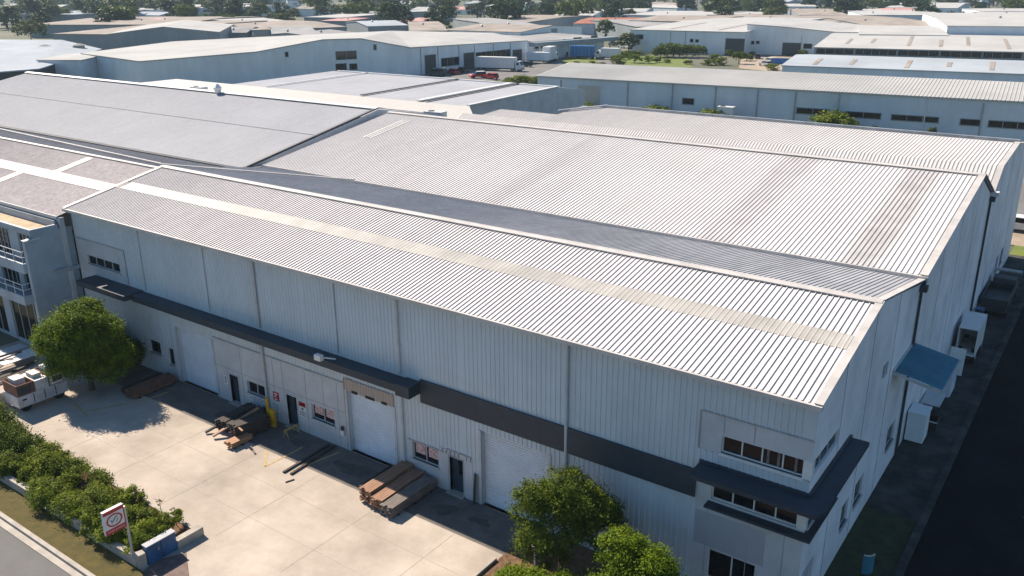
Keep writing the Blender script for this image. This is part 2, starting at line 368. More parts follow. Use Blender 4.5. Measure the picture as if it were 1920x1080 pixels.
o = MB().box(-19.35, 14.7, 0, -19.2, 25.4, .16).build('bed_edging', 'kerb'); tag(o, 'pale concrete edging between yard and the bed of three trees', 'edging')

# ------------------------------------------------------------------ walls with openings
def wall(mb_of, O, U, N, regions, openings, pitch=.25, h=.03):
    # mb_of[type] -> MB ; regions (u0,u1,z0,z1,type) ; openings (u0,u1,z0,z1)
    U = Vector(U); N = Vector(N); O = Vector(O); Z = Vector((0, 0, 1))
    for (u0, u1, z0, z1, ty) in regions:
        us = sorted({u0, u1}|{c for a, b, *_ in openings for c in (a, b) if u0 < c < u1})
        zs = sorted({z0, z1}|{c for *_, a, b in openings for c in (a, b) if z0 < c < z1})
        for a, b in zip(us, us[1:]):
            run = None
            for c, d in list(zip(zs, zs[1:]))+[(None, None)]:
                inside = c is None or any(p < (a+b)/2 < q and r < (c+d)/2 < s for p, q, r, s in openings)
                if inside:
                    if run:
                        P = O+U*a+Z*run[0]; mb = mb_of[ty]
                        if ty == 'rib': mb.ribbed(P, U, b-a, Z*(run[1]-run[0]), N, a+1000, pitch, h, .05, .09)
                        else: mb.face([P, P+U*(b-a), P+U*(b-a)+Z*(run[1]-run[0]), P+Z*(run[1]-run[0])])
                        run = None
                else: run = (c, d) if run is None else (run[0], d)
def reveal(mb, O, U, N, op, dep):
    U = Vector(U); N = Vector(N); O = Vector(O); Z = Vector((0, 0, 1)); a, b, c, d = op
    P = [O+U*a+Z*c, O+U*b+Z*c, O+U*b+Z*d, O+U*a+Z*d]; Q = [p-N*dep for p in P]
    for i in range(4):
        j = (i+1) % 4; mb.face([P[i], P[j], Q[j], Q[i]])
def fr_box(mb, O, U, N, a, b, c, d, n0, n1, mi=0):
    U = Vector(U); N = Vector(N); O = Vector(O)
    A = Matrix(((U.x, N.x, 0, O.x), (U.y, N.y, 0, O.y), (0, 0, 1, O.z), (0, 0, 0, 1)))
    mb.box(a, n0, c, b, n1, d, mi, A)
def window(par, O, U, N, op, panes=2, dep=.12, sill=True, poster=False, label=None, frm='frame', t=.05):
    a, b, c, d = op; mb = MB()
    for q in ((a, b, c, c+t), (a, b, d-t, d), (a, a+t, c+t, d-t), (b-t, b, c+t, d-t)): fr_box(mb, O, U, N, *q, -dep, -dep+.07)
    for i in range(1, panes):
        x = a+(b-a)*i/panes; fr_box(mb, O, U, N, x-t/2, x+t/2, c+t, d-t, -dep, -dep+.06)
    g = MB(); fr_box(g, O, U, N, a+t*.5, b-t*.5, c+t*.5, d-t*.5, -dep+.005, -dep+.02)
    wdw = g.build('window', 'glass', par)
    mb.build('frame', frm, wdw)
    if poster:
        p = MB()
        for i in range(panes):
            x0 = a+(b-a)*i/panes; w_ = (b-a)/panes
            fr_box(p, O, U, N, x0+w_*.14, x0+w_*.9, c+(d-c)*.34, d-t*1.1, -dep+.021, -dep+.028)
        p.build('sticker_sheet', 'poster', wdw)
    if sill:
        s = MB(); fr_box(s, O, U, N, a-.06, b+.06, c-.1, c, -dep, .08); s.build('sill', frm, wdw)
    if label: wdw['label'] = label
    return wdw
def roller(par, O, U, N, op, dep=.28, m='roller', label=None):
    a, b, c, d = op; U = Vector(U); N = Vector(N); P = Vector(O)+U*a+Vector((0, 0, c))-N*dep
    mb = MB(); mb.ribbed(P, Vector((0, 0, 1)), d-c, U*(b-a), N, 0, .125, .035, .04, .1)
    r = mb.build('roller_door', m, par)
    for q in (a-.14, b): g = MB(); fr_box(g, O, U, N, q, q+.14, c, d+.02, -.02, .05); g.build('guide_rail', 'frame', r)
    k = MB(); fr_box(k, O, U, N, b-.25, b-.13, c+1.0, c+1.1, -dep, -dep+.1); k.build('handle', 'black', r)
    if label: r['label'] = label
    return r

# ------------------------------------------------------------------ the long front warehouse
XL, XR, YF = -56.7, -7.2, 28.5
W1 = thing('warehouse', 'long grey ribbed warehouse with charcoal canopy facing the timber yard', 'warehouse', (-32, 28.5, 0))
O1, U1, N1 = (0, YF, 0), (1, 0, 0), (0, -1, 0)
win0 = (-55.5, -51.7, 6.26, 6.9); cw1 = (-10.65, -7.5, 6.78, 7.5); cw2 = (-10.9, -7.5, 4.62, 5.32); cw3 = (-10.85, -8.86, .9, 2.3)
rd = [(-46.3, -42.75, 0, 3.8), (-31.3, -27.95, 0, 3.65), (-22.35, -18.55, 0, 4.05)]
pd = [(-41.4, -40.6, .02, 1.9), (-36.3, -35.45, .02, 2.0), (-24.35, -23.5, .02, 2.02)]
ww = [(-39.8, -38.2, 1.12, 1.9), (-34.25, -32.45, 1.1, 2.0), (-26.8, -25.08, 1.08, 2.05)]
sw = [(-49.6, -48.4, 1.3, 2.2), (-47.6, -47.0, .9, 2.1)]
ops = [win0, cw1, cw2, cw3]+rd+pd+ww+sw
XC = -11.55
regs = [(XL, -50.9, 7.95, 9.85, 'rib'), (XL, -50.9, 5.65, 7.95, 'sm'), (-50.9, XC, 5.65, 9.85, 'rib'),
        (XC, XR, 8.36, 9.85, 'rib'), (XC, XR, 6.7, 8.36, 'sm'), (XC, XR, 6.1, 6.7, 'rib'), (XC, XR, 0, 6.1, 'sm'),
        (XL, -42.6, 0, 5.65, 'rib'), (-42.6, -31.45, 0, 4.0, 'sm'), (-42.6, -31.45, 4.0, 5.65, 'rib'), (-31.45, -27.05, 0, 5.65, 'rib'),
        (-27.05, -22.9, 0, 2.12, 'sm'), (-27.05, -22.9, 2.12, 5.65, 'rib'), (-22.9, XC, 0, 5.65, 'rib')]
rb = MB(); wall({'rib': rb}, O1, U1, N1, [r_ for r_ in regs if r_[4] == 'rib'], ops)
inr = lambda op, r_: r_[0] <= op[0]+.01 and op[1] <= r_[1]+.01 and r_[2] <= op[2]+.01 and op[3] <= r_[3]+.01
for op in ops:
    if not any(r_[4] == 'sm' and inr(op, r_) for r_ in regs): reveal(rb, O1, U1, N1, op, .3)
rb.build('sheet_wall', 'wall', W1)
for r_ in regs:
    if r_[4] == 'sm': q_ = MB(); wall({'sm': q_}, O1, U1, N1, [r_], ops); [reveal(q_, O1, U1, N1, op, .3) for op in ops if inr(op, r_)]; q_.build('panel_wall', 'wallsm', W1)
# raised plaster trims and panel joints
class JT:
    def box(s, *a): MB().box(*a).build('wall_joint', 'gutter', W1)
jt = JT()
for x in (-49.0, -42.5, -31.7, -38.0): jt.box(x, YF-.05, 5.72, x+.05, YF-.03, 9.8)
for a in ((XL, YF-.045, 7.93, -50.86, YF-.01, 7.99), (-50.93, YF-.045, 5.66, -50.86, YF-.01, 7.93), (XC, YF-.045, 8.33, XR, YF-.01, 8.39), (XC-.04, YF-.04, 6.72, XC+.01, YF-.012, 8.33),
          (-42.6, YF-.05, 3.98, -31.45, YF-.01, 4.05), (-31.5, YF-.06, 0, -31.44, YF-.01, 4.3), (-27.06, YF-.05, 2.1, -24.6, YF-.01, 2.16), (-24.5, YF-.05, 2.34, -22.95, YF-.01, 2.4)): jt.box(*a)
for x in (-40.2, -37.3, -36.5, -34.6, -33.2, -32.1): jt.box(x, YF-.012, 0 if x != -33.2 else 2.1, x+.025, YF-.002, 3.96)
for x in (-11.0, -9.3, -7.9): jt.box(x, YF-.012, .1, x+.025, YF-.002, 4.4)
for x in (-10.6, -9.4): jt.box(x, YF-.012, 7.6, x+.025, YF-.002, 8.3)
jt.box(-42.6, YF-.012, 2.2, -31.5, YF-.002, 2.225)
MB().box(-11.5, YF-.01, 2.4, -8.6, YF-.003, 3.95).build('painted_patch', 'wallpatch', W1)
MB().box(-24.95, YF-.03, 0, -24.4, YF-.004, 2.34).box(-23.45, YF-.03, 0, -22.9, YF-.004, 2.34).box(-24.4, YF-.03, 2.06, -23.45, YF-.004, 2.34).build('door_surround', 'wallsm', W1)
# end wall with the gable
def endwall(par, prof, ops_, joints, mtl='endwall', x=XR):
    mb = MB()
    # panels between joints, split so that openings stay recessed
    ys = sorted({p[0] for p in prof}|{c for a, b, *_ in ops_ for c in (a, b)})
    def top(y):
        for (a, za), (b, zb) in zip(prof, prof[1:]):
            if a <= y <= b: return za+(zb-za)*(y-a)/(b-a)
    for a, b in zip(ys, ys[1:]):
        cuts = sorted([(o[2], o[3]) for o in ops_ if o[0] < (a+b)/2 < o[1]]); z = 0
        for c, d in cuts:
            if c > z: mb.face([(x, a, z), (x, b, z), (x, b, c), (x, a, c)])
            z = d
        mb.face([(x, a, z), (x, b, z), (x, b, top(b)), (x, a, top(a))])
    for o in ops_: reveal(mb, (x, 0, 0), (0, 1, 0), (1, 0, 0), o, .22)
    w_ = mb.build('end_wall', mtl, par)
    jb = MB()
    for y in joints: jb.box(x+.004, y, .05, x+.014, y+.035, top(y)-.05)
    jb.build('panel_joint', 'gutter', w_)
    return w_
sops = [(28.75, 31.8, 6.78, 7.45), (28.75, 31.4, 4.62, 5.3), (34.2, 35.3, 1.3, 2.5), (36.3, 37.7, 1.3, 2.5), (42.0, 43.6, 1.5, 2.7), (29.0, 30.4, .1, 2.4)]
endwall(W1, [(28.5, 9.85), (35.8, 11.36), (44.9, 9.6)], sops, [31.9, 35.9, 40.2])
for op in sops[:5]: window(W1, (XR, 0, 0), (0, 1, 0), (1, 0, 0), op, 3 if op[1]-op[0] > 2 else 1, .14, op[2] < 4.7)
dr = MB(); fr_box(dr, (XR, 0, 0), (0, 1, 0), (1, 0, 0), 29.0, 30.4, .1, 2.4, -.2, -.15); dr.build('side_door', 'wallpatch', W1)
bx('vent_louvre', 'gutter', W1, XR+.002, 38.6, 6.9, XR+.05, 39.3, 7.5)
MB().face([(XL, 28.5, 0), (XL, 44.9, 0), (XL, 44.9, 9.6), (XL, 35.8, 11.36), (XL, 28.5, 9.85)]).face([(XL, 44.9, 0), (XR, 44.9, 0), (XR, 44.9, 9.6), (XL, 44.9, 9.6)]).build('rear_wall', 'wallsm', W1)
# roof: ribbed sheets of the front slope with the translucent band between, rear slope, cap, flashing
def slope(name, m, par, x0, x1, y0, z0, y1, z1, pitch=.3, h=.038, fm='flank'):
    V = Vector((0, y1-y0, z1-z0)); n = Vector((1, 0, 0)).cross(V).normalized()
    if n.z < 0: n = -n
    return MB().ribbed((x0, y0, z0), (1, 0, 0), x1-x0, V, n, x0+1000, pitch, h, .045, .08, 0, 1).build(name, [m, fm], par)
def zf(y): return 9.95+(y-28.2)*(11.44-9.95)/7.6
RX0, RX1 = -56.85, -7.05
slope('front_roof_sheet', 'roof1', W1, RX0, RX1, 28.2, 9.95, 31.95, zf(31.95), .245)
slope('front_roof_sheet', 'roof1', W1, RX0, RX1, 32.9, zf(32.9), 35.8, 11.44, .245)
slope('translucent_band', 'skylight', W1, RX0+.6, RX1-.3, 31.9, zf(31.9)+.02, 32.95, zf(32.95)+.02, .245, .01, 'skylight')
slope('rear_roof_sheet', 'roofdark', W1, RX0, RX1, 35.8, 11.44, 45.3, 9.72, .245, .03, 'flankb')
def strip(mb, a, b, wv, t=.05):     # flat bar between two points, width vector wv
    a = Vector(a); b = Vector(b); wv = Vector(wv); n = (b-a).cross(wv).normalized()*t
    if n.z < 0: n = -n
    P = [a, b, b+wv, a+wv]; Q = [p+n for p in P]
    mb.face(Q); mb.face(P[::-1])
    for i in range(4): j = (i+1) % 4; mb.face([P[i], P[j], Q[j], Q[i]])
rc = MB()
strip(rc, (RX0, 35.55, zf(35.55)+.06), (RX1, 35.55, zf(35.55)+.06), (0, .28, .055)); strip(rc, (RX0, 35.83, 11.505), (RX1, 35.83, 11.505), (0, .2, -.036))
rc.build('ridge_cap', 'flash', W1)
for x in (RX0-.05, RX1-.26):
    vf = MB(); strip(vf, (x, 28.15, 9.99), (x, 35.8, 11.49), (.32, 0, 0), .04); vf.build('verge_flashing', 'flash', W1)
vf = MB(); strip(vf, (RX1-.33, 35.8, 11.49), (RX1-.33, 45.2, 9.77), (.32, 0, 0), .04)
vf.build('verge_flashing', 'flash', W1)
MB().box(RX0, 28.05, 9.78, RX1+.05, 28.2, 9.96).box(RX0, 28.2, 9.72, RX1, 28.5, 9.8).build('eaves_gutter', 'flash', W1)
for x in (-37.95, -27.3, -17.6):
    dp = MB(); dp.cyl((x, 28.4, 5.7 if x < -20 else 0), (x, 28.4, 9.8), .075, n=10)
    if x < -20: dp.cyl((x, 28.4, 0), (x, 28.4, 5.0), .075, n=10)
    for z in (1.5, 3.4, 7.2, 8.8): dp.box(x-.1, 28.4, z, x+.1, 28.49, z+.05)
    dp.box(x-.13, 28.22, 9.6, x+.13, 28.48, 9.78); dp.build('downpipe', 'frame', W1)
# charcoal canopy, then the flush band
cn = MB(); cn.box(-49.3, 27.6, 5.14, -26.9, YF-.04, 5.54); cn.box(-26.9, 27.58, 4.98, -26.0, YF-.04, 5.6)
cn.box(-54.8, 27.1, 5.25, -49.3, YF-.04, 5.6)
cn.build('canopy', 'band', W1)
bd = MB(); bd.box(-26.0, YF-.12, 4.5, XC, YF-.035, 5.74)
for x in (-22.6, -19.0, -15.2): bd.box(x, YF-.125, 4.49, x+.04, YF-.12, 5.745)
bd.build('fascia_band', 'band', W1)
# corner canopy wrapping the corner, upper and lower window bands
cc = MB(); cc.prism([(XC+.1, 27.35), (-6.6, 27.35), (-6.4, 27.7), (-6.4, 33.8), (XR+.01, 33.8), (XR+.01, YF-.005), (XC+.1, YF-.005)], 5.95, 6.12)
cc.box(XC+.1, 28.38, 6.12, XR+.12, YF-.006, 6.24); cc.box(XR+.01, 28.4, 6.121, XR+.12, 33.8, 6.241); cc.build('corner_canopy', 'band', W1)
lg = MB(); lg.box(-11.0, 28.05, 4.42, -6.85, YF-.006, 4.52); lg.box(XR+.01, 28.5, 4.421, -6.85, 31.6, 4.521); lg.build('window_ledge', 'band', W1)
bx('corner_post', 'white', W1, -7.5, YF-.03, 6.76, XR+.03, YF+.25, 7.52); bx('corner_post', 'white', W1, -7.5, YF-.03, 4.6, XR+.03, YF+.25, 5.34)
window(W1, O1, U1, N1, win0, 4, .12)
window(W1, O1, U1, N1, cw1, 4, .16, frm='white'); window(W1, O1, U1, N1, cw2, 4, .16, False, frm='white'); window(W1, O1, U1, N1, cw3, 2, .14, frm='white')
cur = MB()
for x in (-8.9, -8.5, -7.85): MB().box(x, YF+.1, 6.84, x+.1, YF+.139, 7.44).build('curtain', 'timberg', W1)
for i, op in enumerate(ww): window(W1, O1, U1, N1, op, 2, .16, True, i > 0, 'bare dark window' if i == 0 else None)
for op in sw: window(W1, O1, U1, N1, op, 1, .12)
roller(W1, O1, U1, N1, rd[0], label='roller door nearest the big round tree'); roller(W1, O1, U1, N1, rd[1], label='middle roller door under the tan header')
roller(W1, O1, U1, N1, rd[2], label='roller door behind the ragged tree')
hd = MB(); hd.ribbed((-31.4, YF-.06, 3.66), (1, 0, 0), 3.5, (0, 0, .68), (0, -1, 0), 0, .2, .02, .04, .07); hd.build('door_header', 'frametan', W1)
hs = MB()
for x, wd in ((-30.85, .4), (-29.85, .65), (-28.7, .35)): hs.box(x, YF-.1, 3.62, x+wd, YF-.062, 3.76)
hs.build('header_bracket', 'black', W1)
for i, (a, b, c, d) in enumerate(pd):
    g = MB(); fr_box(g, O1, U1, N1, a, b, c, d, -.22, -.17); dd = g.build('door', 'doorblue', W1)
    f_ = MB(); fr_box(f_, O1, U1, N1, a-.07, a, c, d+.07, -.22, .03); fr_box(f_, O1, U1, N1, b, b+.07, c, d+.07, -.22, .03); fr_box(f_, O1, U1, N1, a, b, d, d+.07, -.22, .03); f_.build('door_frame', 'frame', dd)
    g = MB(); fr_box(g, O1, U1, N1, a+.42, b-.1, 1.05, d-.15, -.17, -.165); g.build('door_pane', 'glass', dd)
    s_ = MB(); fr_box(s_, O1, U1, N1, a-.1, b+.1, 0, .07, -.2, .25); s_.build('step', 'kerb', dd)
# blue awning over the side dock
aw = MB(); aw.ribbed((XR+.05, 41.0, 6.35), (0, 1, 0), 4.2, (2.2, 0, -.42), Vector((.19, 0, .98)).normalized(), 0, .2, .03, .04, .07)
awn = aw.build('awning', 'awning', W1)
MB().box(XR+.02, 40.9, 6.2, XR+.08, 45.3, 6.45).box(-5.03, 40.95, 5.78, -4.93, 45.25, 5.94).face([(XR+.05, 40.96, 6.33), (-5.0, 40.96, 5.9), (-5.0, 40.96, 5.74), (XR+.05, 40.96, 6.17)]).build('awning_frame', 'frame', awn)

# dark pipes down the end wall at the valleys
def wallpipe(par, y, z): 
    m_ = MB(); m_.cyl((XR+.09, y, 0), (XR+.09, y, z), .07); m_.box(XR+.01, y-.2, z, XR+.35, y+.2, z+.3); m_.build('valley_downpipe', 'darkmetal', par)
wallpipe(W1, 44.7, 9.3)

# ------------------------------------------------------------------ second and third ranges behind
W2 = thing('warehouse', 'middle warehouse range with the broad sunlit ribbed roof and dirt streaks', 'warehouse', (-32, 52, 0))
R2X0 = -57.3
endwall(W2, [(45.0, 9.7), (60.2, 12.25), (66.1, 9.95)], [], [50.3, 55.4, 60.5])
slope('front_roof_sheet', 'roof2', W2, R2X0, RX1, 45.1, 9.95, 60.2, 12.36, .27)
slope('rear_roof_sheet', 'roof2', W2, R2X0, RX1, 60.2, 12.36, 66.2, 10.05, .27)
m_ = MB(); strip(m_, (R2X0, 59.85, 12.37), (RX1, 59.85, 12.37), (0, .36, .058)); strip(m_, (R2X0, 60.22, 12.43), (RX1, 60.22, 12.43), (0, .35, -.12)); m_.build('ridge_cap', 'flash', W2)
m_ = MB(); strip(m_, (RX1-.33, 45.05, 10.0), (RX1-.33, 60.2, 12.42), (.4, 0, 0), .04); strip(m_, (RX1-.33, 60.2, 12.42), (RX1-.33, 66.2, 10.12), (.4, 0, 0), .04)
m_.build('verge_flashing', 'flash', W2)
m_ = MB(); m_.box(R2X0, 44.95, 9.76, RX1+.1, 45.1, 9.96); m_.build('eaves_flashing', 'flash', W2)
m_ = MB(); m_.box(R2X0, 45.1, 9.5, RX1, 45.4, 9.74); m_.build('valley_gutter', 'gutdark', W2)
MB().face([(R2X0, 45, 0), (R2X0, 66.1, 0), (R2X0, 66.1, 9.95), (R2X0, 60.2, 12.3), (R2X0, 45, 9.9)]).build('left_wall', 'wallsm', W2)
MB().ribbed((-54.2, 53.4, 9.95+(53.4-45.1)*.1596+.03), (1, 0, 0), 1.0, (0, 5.2, 5.2*.1596), Vector((0, -.157, .987)), 0, .32, .03, .05, .09).build('translucent_sheet', 'skylightw', W2)
wallpipe(W2, 66.0, 9.5)
bx('valley_block', 'white', W2, RX1-.2, 65.9, 9.85, RX1+.35, 66.4, 10.15)
W3 = thing('warehouse', 'rear warehouse range with long parapet gutter beyond the dirt streaked roof', 'warehouse', (-30, 72, 0))
endwall(W3, [(66.2, 9.95), (68.8, 11.35), (76.9, 11.8), (87.2, 10.4)], [(77.5, 79, 1, 2.4), (80, 81.6, 1, 2.4)], [71.2, 76.3, 81.5])
for op in ((77.5, 79, 1, 2.4), (80, 81.6, 1, 2.4)): window(W3, (XR, 0, 0), (0, 1, 0), (1, 0, 0), op, 1, .14)
slope('lower_roof_sheet', 'roof3', W3, -55.5, RX1, 66.3, 10.1, 68.8, 11.4, .27)
slope('upper_roof_sheet', 'roof3', W3, -46.2, RX1, 68.8, 11.4, 76.9, 11.86, .27)
slope('upper_roof_sheet', 'roof3', W3, -53.0, -46.2, 68.8, 11.4, 72.0, 11.58, .32)
slope('rear_roof_sheet', 'roof3', W3, -44.0, RX1, 77.4, 11.8, 87.2, 10.4, .32)
m_ = MB(); m_.box(-43.6, 76.9, 11.6, RX1, 77.15, 12.1); m_.box(-43.6, 77.35, 11.6, RX1, 77.5, 12.0); strip(m_, (-43.4, 77.1, 12.0), (-46.6, 73.0, 11.75), (-.25, .2, 0), .12)
m_.build('parapet_gutter', 'gutter', W3)
MB().face([(-53, 69, 0), (-46, 73.5, 0), (-46, 73.5, 11.5), (-53, 69, 11.4)]).face([(-46, 73.5, 0), (-43.5, 77.4, 0), (-43.5, 77.4, 11.8), (-46, 73.5, 11.6)]).build('left_wall', 'wallsm', W3)
MB().box(-10, 87.2, 0, XR-.02, 87.3, 10.3).build('rear_wall', 'wallsm', W3)
m_ = MB(); strip(m_, (RX1-.33, 66.3, 10.15), (RX1-.33, 68.8, 11.46), (.4, 0, 0), .04); strip(m_, (RX1-.33, 68.8, 11.46), (RX1-.33, 76.9, 11.92), (.4, 0, 0), .04); m_.build('verge_flashing', 'flash', W3)

# ------------------------------------------------------------------ left neighbours
W4 = thing('warehouse', 'blue grey roofed warehouse with white ridge capping at upper left', 'warehouse', (-90, 52, 0))
slope('front_roof_sheet', 'roofblue', W4, -123, -58.1, 43.9, 9.75, 59.6, 12.7, .3, .022, 'flankb')
slope('rear_roof_sheet', 'roofblue', W4, -123, -58.1, 59.6, 12.7, 69, 11.0, .32, .03, 'flankb')
m_ = MB(); strip(m_, (-123, 59.1, 12.72), (-58.1, 59.1, 12.72), (0, .5, .09)); strip(m_, (-123, 59.62, 12.79), (-58.1, 59.62, 12.79), (0, .6, -.1)); m_.build('ridge_cap', 'white', W4)
m_ = MB(); m_.box(-123, 43.6, 9.5, -58.1, 43.9, 9.72); m_.box(-58.1, 44.0, 9.5, -57.4, 60, 9.8); m_.build('box_gutter', 'gutdark', W4)
MB().box(-123, 51.9, 9.75+8*.188+.03, -58.1, 51.95, 9.75+8*.188+.055).build('sheet_lap', 'gutter', W4)
m_ = MB(); strip(m_, (-58.4, 43.9, 9.82), (-58.4, 59.6, 12.77), (.3, 0, 0), .05); m_.build('verge_flashing', 'darkmetal', W4)
MB().face([(-58.1, 43.9, 0), (-58.1, 69, 0), (-58.1, 69, 11), (-58.1, 59.6, 12.65), (-58.1, 43.9, 9.7)]).face([(-123, 43.9, 0), (-58.1, 43.9, 0), (-58.1, 43.9, 9.6), (-123, 43.9, 9.6)]).face([(-123, 43.9, 0), (-123, 69, 0), (-123, 69, 11), (-123, 59.6, 12.65), (-123, 43.9, 9.6)]).build('wall', 'wallsm', W4)
MB().cyl((-81.3, 59.0, 12.75), (-81.3, 59.0, 13.3), .3, .45, 10).cyl((-81.3, 59.0, 13.3), (-81.3, 59.0, 13.7), .45, .1, 10).build('roof_vent', 'white', W4)
W5 = thing('warehouse', 'mottled brown roofed building with white sheeting strips beside the offices', 'warehouse', (-75, 28, 0))
def z5(y): return 9.5+(y-27.7)*(11.25-9.5)/8.1
slope('front_roof_sheet', 'rooftile', W5, -110, RX0-.1, 27.7, 9.5, 35.8, 11.25, .22, .03)
slope('rear_roof_sheet', 'roofdark', W5, -110, RX0-.1, 35.8, 11.25, 43.6, 9.6, .3, .03)
slope('white_sheeting_strip', 'skylightw', W5, -110, RX0-.3, 31.5, z5(31.5)+.04, 32.6, z5(32.6)+.04, .28, .02, 'skylightw')
for x, ya, yb in ((-66.2, 32.6, 35.4), (-69.6, 27.8, 31.5)): slope('white_sheeting_strip', 'skylightw', W5, x, x+.9, ya, z5(ya)+.04, yb, z5(yb)+.04, .28, .02, 'skylightw')
m_ = MB(); strip(m_, (-110, 35.6, 11.27), (RX0-.1, 35.6, 11.27), (0, .3, .02)); m_.build('ridge_cap', 'flash', W5)
m_ = MB(); strip(m_, (-96, 41.6, 10.1), (-60, 37.6, 10.95), (0, .16, 0), .08); strip(m_, (-57.5, 36, 11.45), (-46.5, 44.6, 10.05), (0, .16, 0), .1); m_.build('roof_pipe', 'flash', W5)
m_ = MB(); m_.box(-110, 27.72, 0, -56.72, 28.0, 9.4); m_.box(-110, 27.6, 9.3, -56.9, 27.72, 9.5); m_.build('wall', 'wallsm', W5)
# office wing with balconies
W6 = thing('office_wing', 'three storey office wing with white railed balconies at left edge', 'office building', (-70, 26, 0))
XO = -56.9
def fw(a, b, c, d): return (a, b, c, d)
oops = [(-59.25, -57.15, 6.5, 8.42), (-62.6, -60.5, 6.5, 8.42), (-59.5, -57.4, 4.2, 6.05), (-62.6, -60.2, 4.2, 6.05), (-66.3, -64, 6.5, 8.42), (-66.3, -64, 4.2, 6.05), (-62.5, -58.2, .1, 3.4), (-68, -63.5, .1, 3.4)]
m_ = MB(); wall({'sm': m_}, (0, 26.0, 0), U1, N1, [(-80, XO-.35, 0, 8.7, 'sm')], oops)
for op in oops: reveal(m_, (0, 26, 0), U1, N1, op, .25)
m_.face([(XO, 25.8, 0), (XO, 28.5, 0), (XO, 28.5, 8.7), (XO, 26.9, 8.7), (XO, 25.8, 8.7)])
m_.build('wall', 'office', W6)
for op in oops: window(W6, (0, 26, 0), U1, N1, op, 4, .15, False, frm='frame', t=.045)
m_ = MB(); m_.box(-80, 25.75, 8.7, XO, 25.95, 8.98); m_.box(XO-.2, 25.95, 8.7, XO, 27.6, 8.981); m_.box(-80, 27.5, 8.7, XO-.2, 27.6, 9.2); m_.build('parapet', 'office', W6)
MB().box(-80, 25.95, 8.68, XO-.2, 27.5, 8.72).build('flat_roof', 'buff', W6)
m_ = MB(); m_.box(XO-.35, 25.3, 0, XO+.02, 25.99, 8.3); m_.face([(XO-.35, 25.3, 8.3), (XO+.02, 25.3, 8.3), (XO+.02, 26.6, 8.72), (XO-.35, 26.6, 8.72)]); m_.box(XO-.35, 25.99, 8.3, XO+.021, 26.6, 8.5); m_.build('fin_wall', 'office', W6)
bx('fin_cap', 'white', W6, XO-.38, 25.27, 8.3, XO+.05, 26.3, 8.36)
def balcony(y0, z0, z1, xr, nm, lab):
    m_ = MB(); m_.box(-80, y0, z0, xr, 25.99, z0+.15); m_.box(-80, y0, z0+.15, xr, y0+.12, z1); m_.box(xr-.12, y0+.12, z0+.15, xr, 25.3, z1); b = m_.build('balcony', 'office', W6); b['label'] = lab
    m_ = MB()
    for z in (z1+.42, z1+.8): m_.cyl((-80, y0+.06, z), (xr-.05, y0+.06, z), .025, n=6); m_.cyl((xr-.05, y0+.06, z), (xr-.05, 25.3, z), .025, n=6)
    x = xr-.06
    while x > -80: m_.cyl((x, y0+.06, z1), (x, y0+.06, z1+.8), .025, n=6); x -= 1.15
    m_.build('railing', 'white', b)
balcony(25.1, 6.1, 6.78, XO-.36, 'balcony', 'upper balcony'); balcony(24.75, 4.0, 4.62, XO-.36, 'balcony', 'lower balcony, projecting further')
MB().box(XO+.0, 26.7, 5.75, XO+.25, 28.45, 5.85).box(XO+.15, 26.7, 5.85, XO+.25, 28.45, 6.0).build('planter_ledge', 'wallpatch', W6)

# ------------------------------------------------------------------ near trees and hedge
near_tree('tree', 'dense round tree at the left beside the first roller door', (-50.1, 24.5, 0),
          [(-50.4, 24.4, 3.3, 2.1, 2.0, 2.0), (-51.7, 23.7, 2.9, 1.3, 1.3, 1.4), (-49.1, 25.2, 3.7, 1.3, 1.3, 1.3), (-50.8, 25.2, 4.6, 1.2, 1.2, 1.1), (-49.7, 23.4, 2.5, 1.4, 1.3, 1.2), (-51.8, 24.8, 4.0, 1.1, 1.1, 1.0), (-48.7, 25.4, 2.3, 1.2, 1.2, 1.2), (-49.6, 24.3, 4.5, 1.0, 1.0, .9), (-50.6, 23.0, 3.7, .9, .9, .8), (-50.6, 24.6, 1.7, 1.7, 1.6, 1.0), (-48.9, 25.3, 1.5, 1.3, 1.2, .9), (-50.5, 25.9, 2.4, 1.7, 1.3, 1.3)],
          95000, .078, 'leafA', 1.5, .2, 3)
near_tree('tree', 'ragged tree in front of the right hand roller door', (-16.3, 25.9, 0),
          [(-16.4, 25.6, 3.0, 1.35, 1.3, 1.5), (-15.5, 26.3, 3.4, 1.25, 1.2, 1.3), (-17.2, 25.3, 3.6, 1.0, 1.0, 1.2), (-16.3, 26.2, 4.3, 1.0, 1.0, .8), (-16.7, 25.2, 1.8, 1.1, .9, .9), (-15.2, 27.2, 2.4, 1.1, 1.1, 1.3)],
          42000, .06, 'leafB', 1.6, .11, 5)
near_tree('tree', 'yellow green tree at the bottom, below the corner windows', (-12.1, 25.2, 0),
          [(-12.0, 25.2, 2.6, 1.3, 1.2, 1.2), (-13.0, 25.2, 3.1, .95, .9, 1.0), (-11.2, 25.1, 2.3, 1.0, .9, 1.0), (-12.9, 24.3, 1.7, 1.2, 1.0, 1.0), (-11.9, 24.1, 2.0, 1.0, .9, .9)],
          42000, .06, 'leafA', 1.2, .1, 8)
near_tree('shrub', 'low leafy shrub by the pale bed edging at the bottom', (-15.7, 22.6, 0),
          [(-15.6, 22.9, 1.5, 1.2, 1.0, .85), (-16.6, 23.4, 1.1, 1.0, .9, .7), (-14.6, 23.4, 1.5, 1.0, .9, .8), (-17.3, 23.8, .7, .7, .7, .5)],
          26000, .06, 'leafA', .5, .06, 9)
near_tree('shrub', 'dark shrub in the shade between the round tree and the wall', (-50.8, 27.6, 0), [(-50.8, 27.5, 1.2, 1.3, .7, 1.0), (-52.4, 27.4, 1.5, 1.2, .8, 1.2)], 9000, .11, 'leafB', .6, .06, 12)
rg = random.Random(4)
lob = []
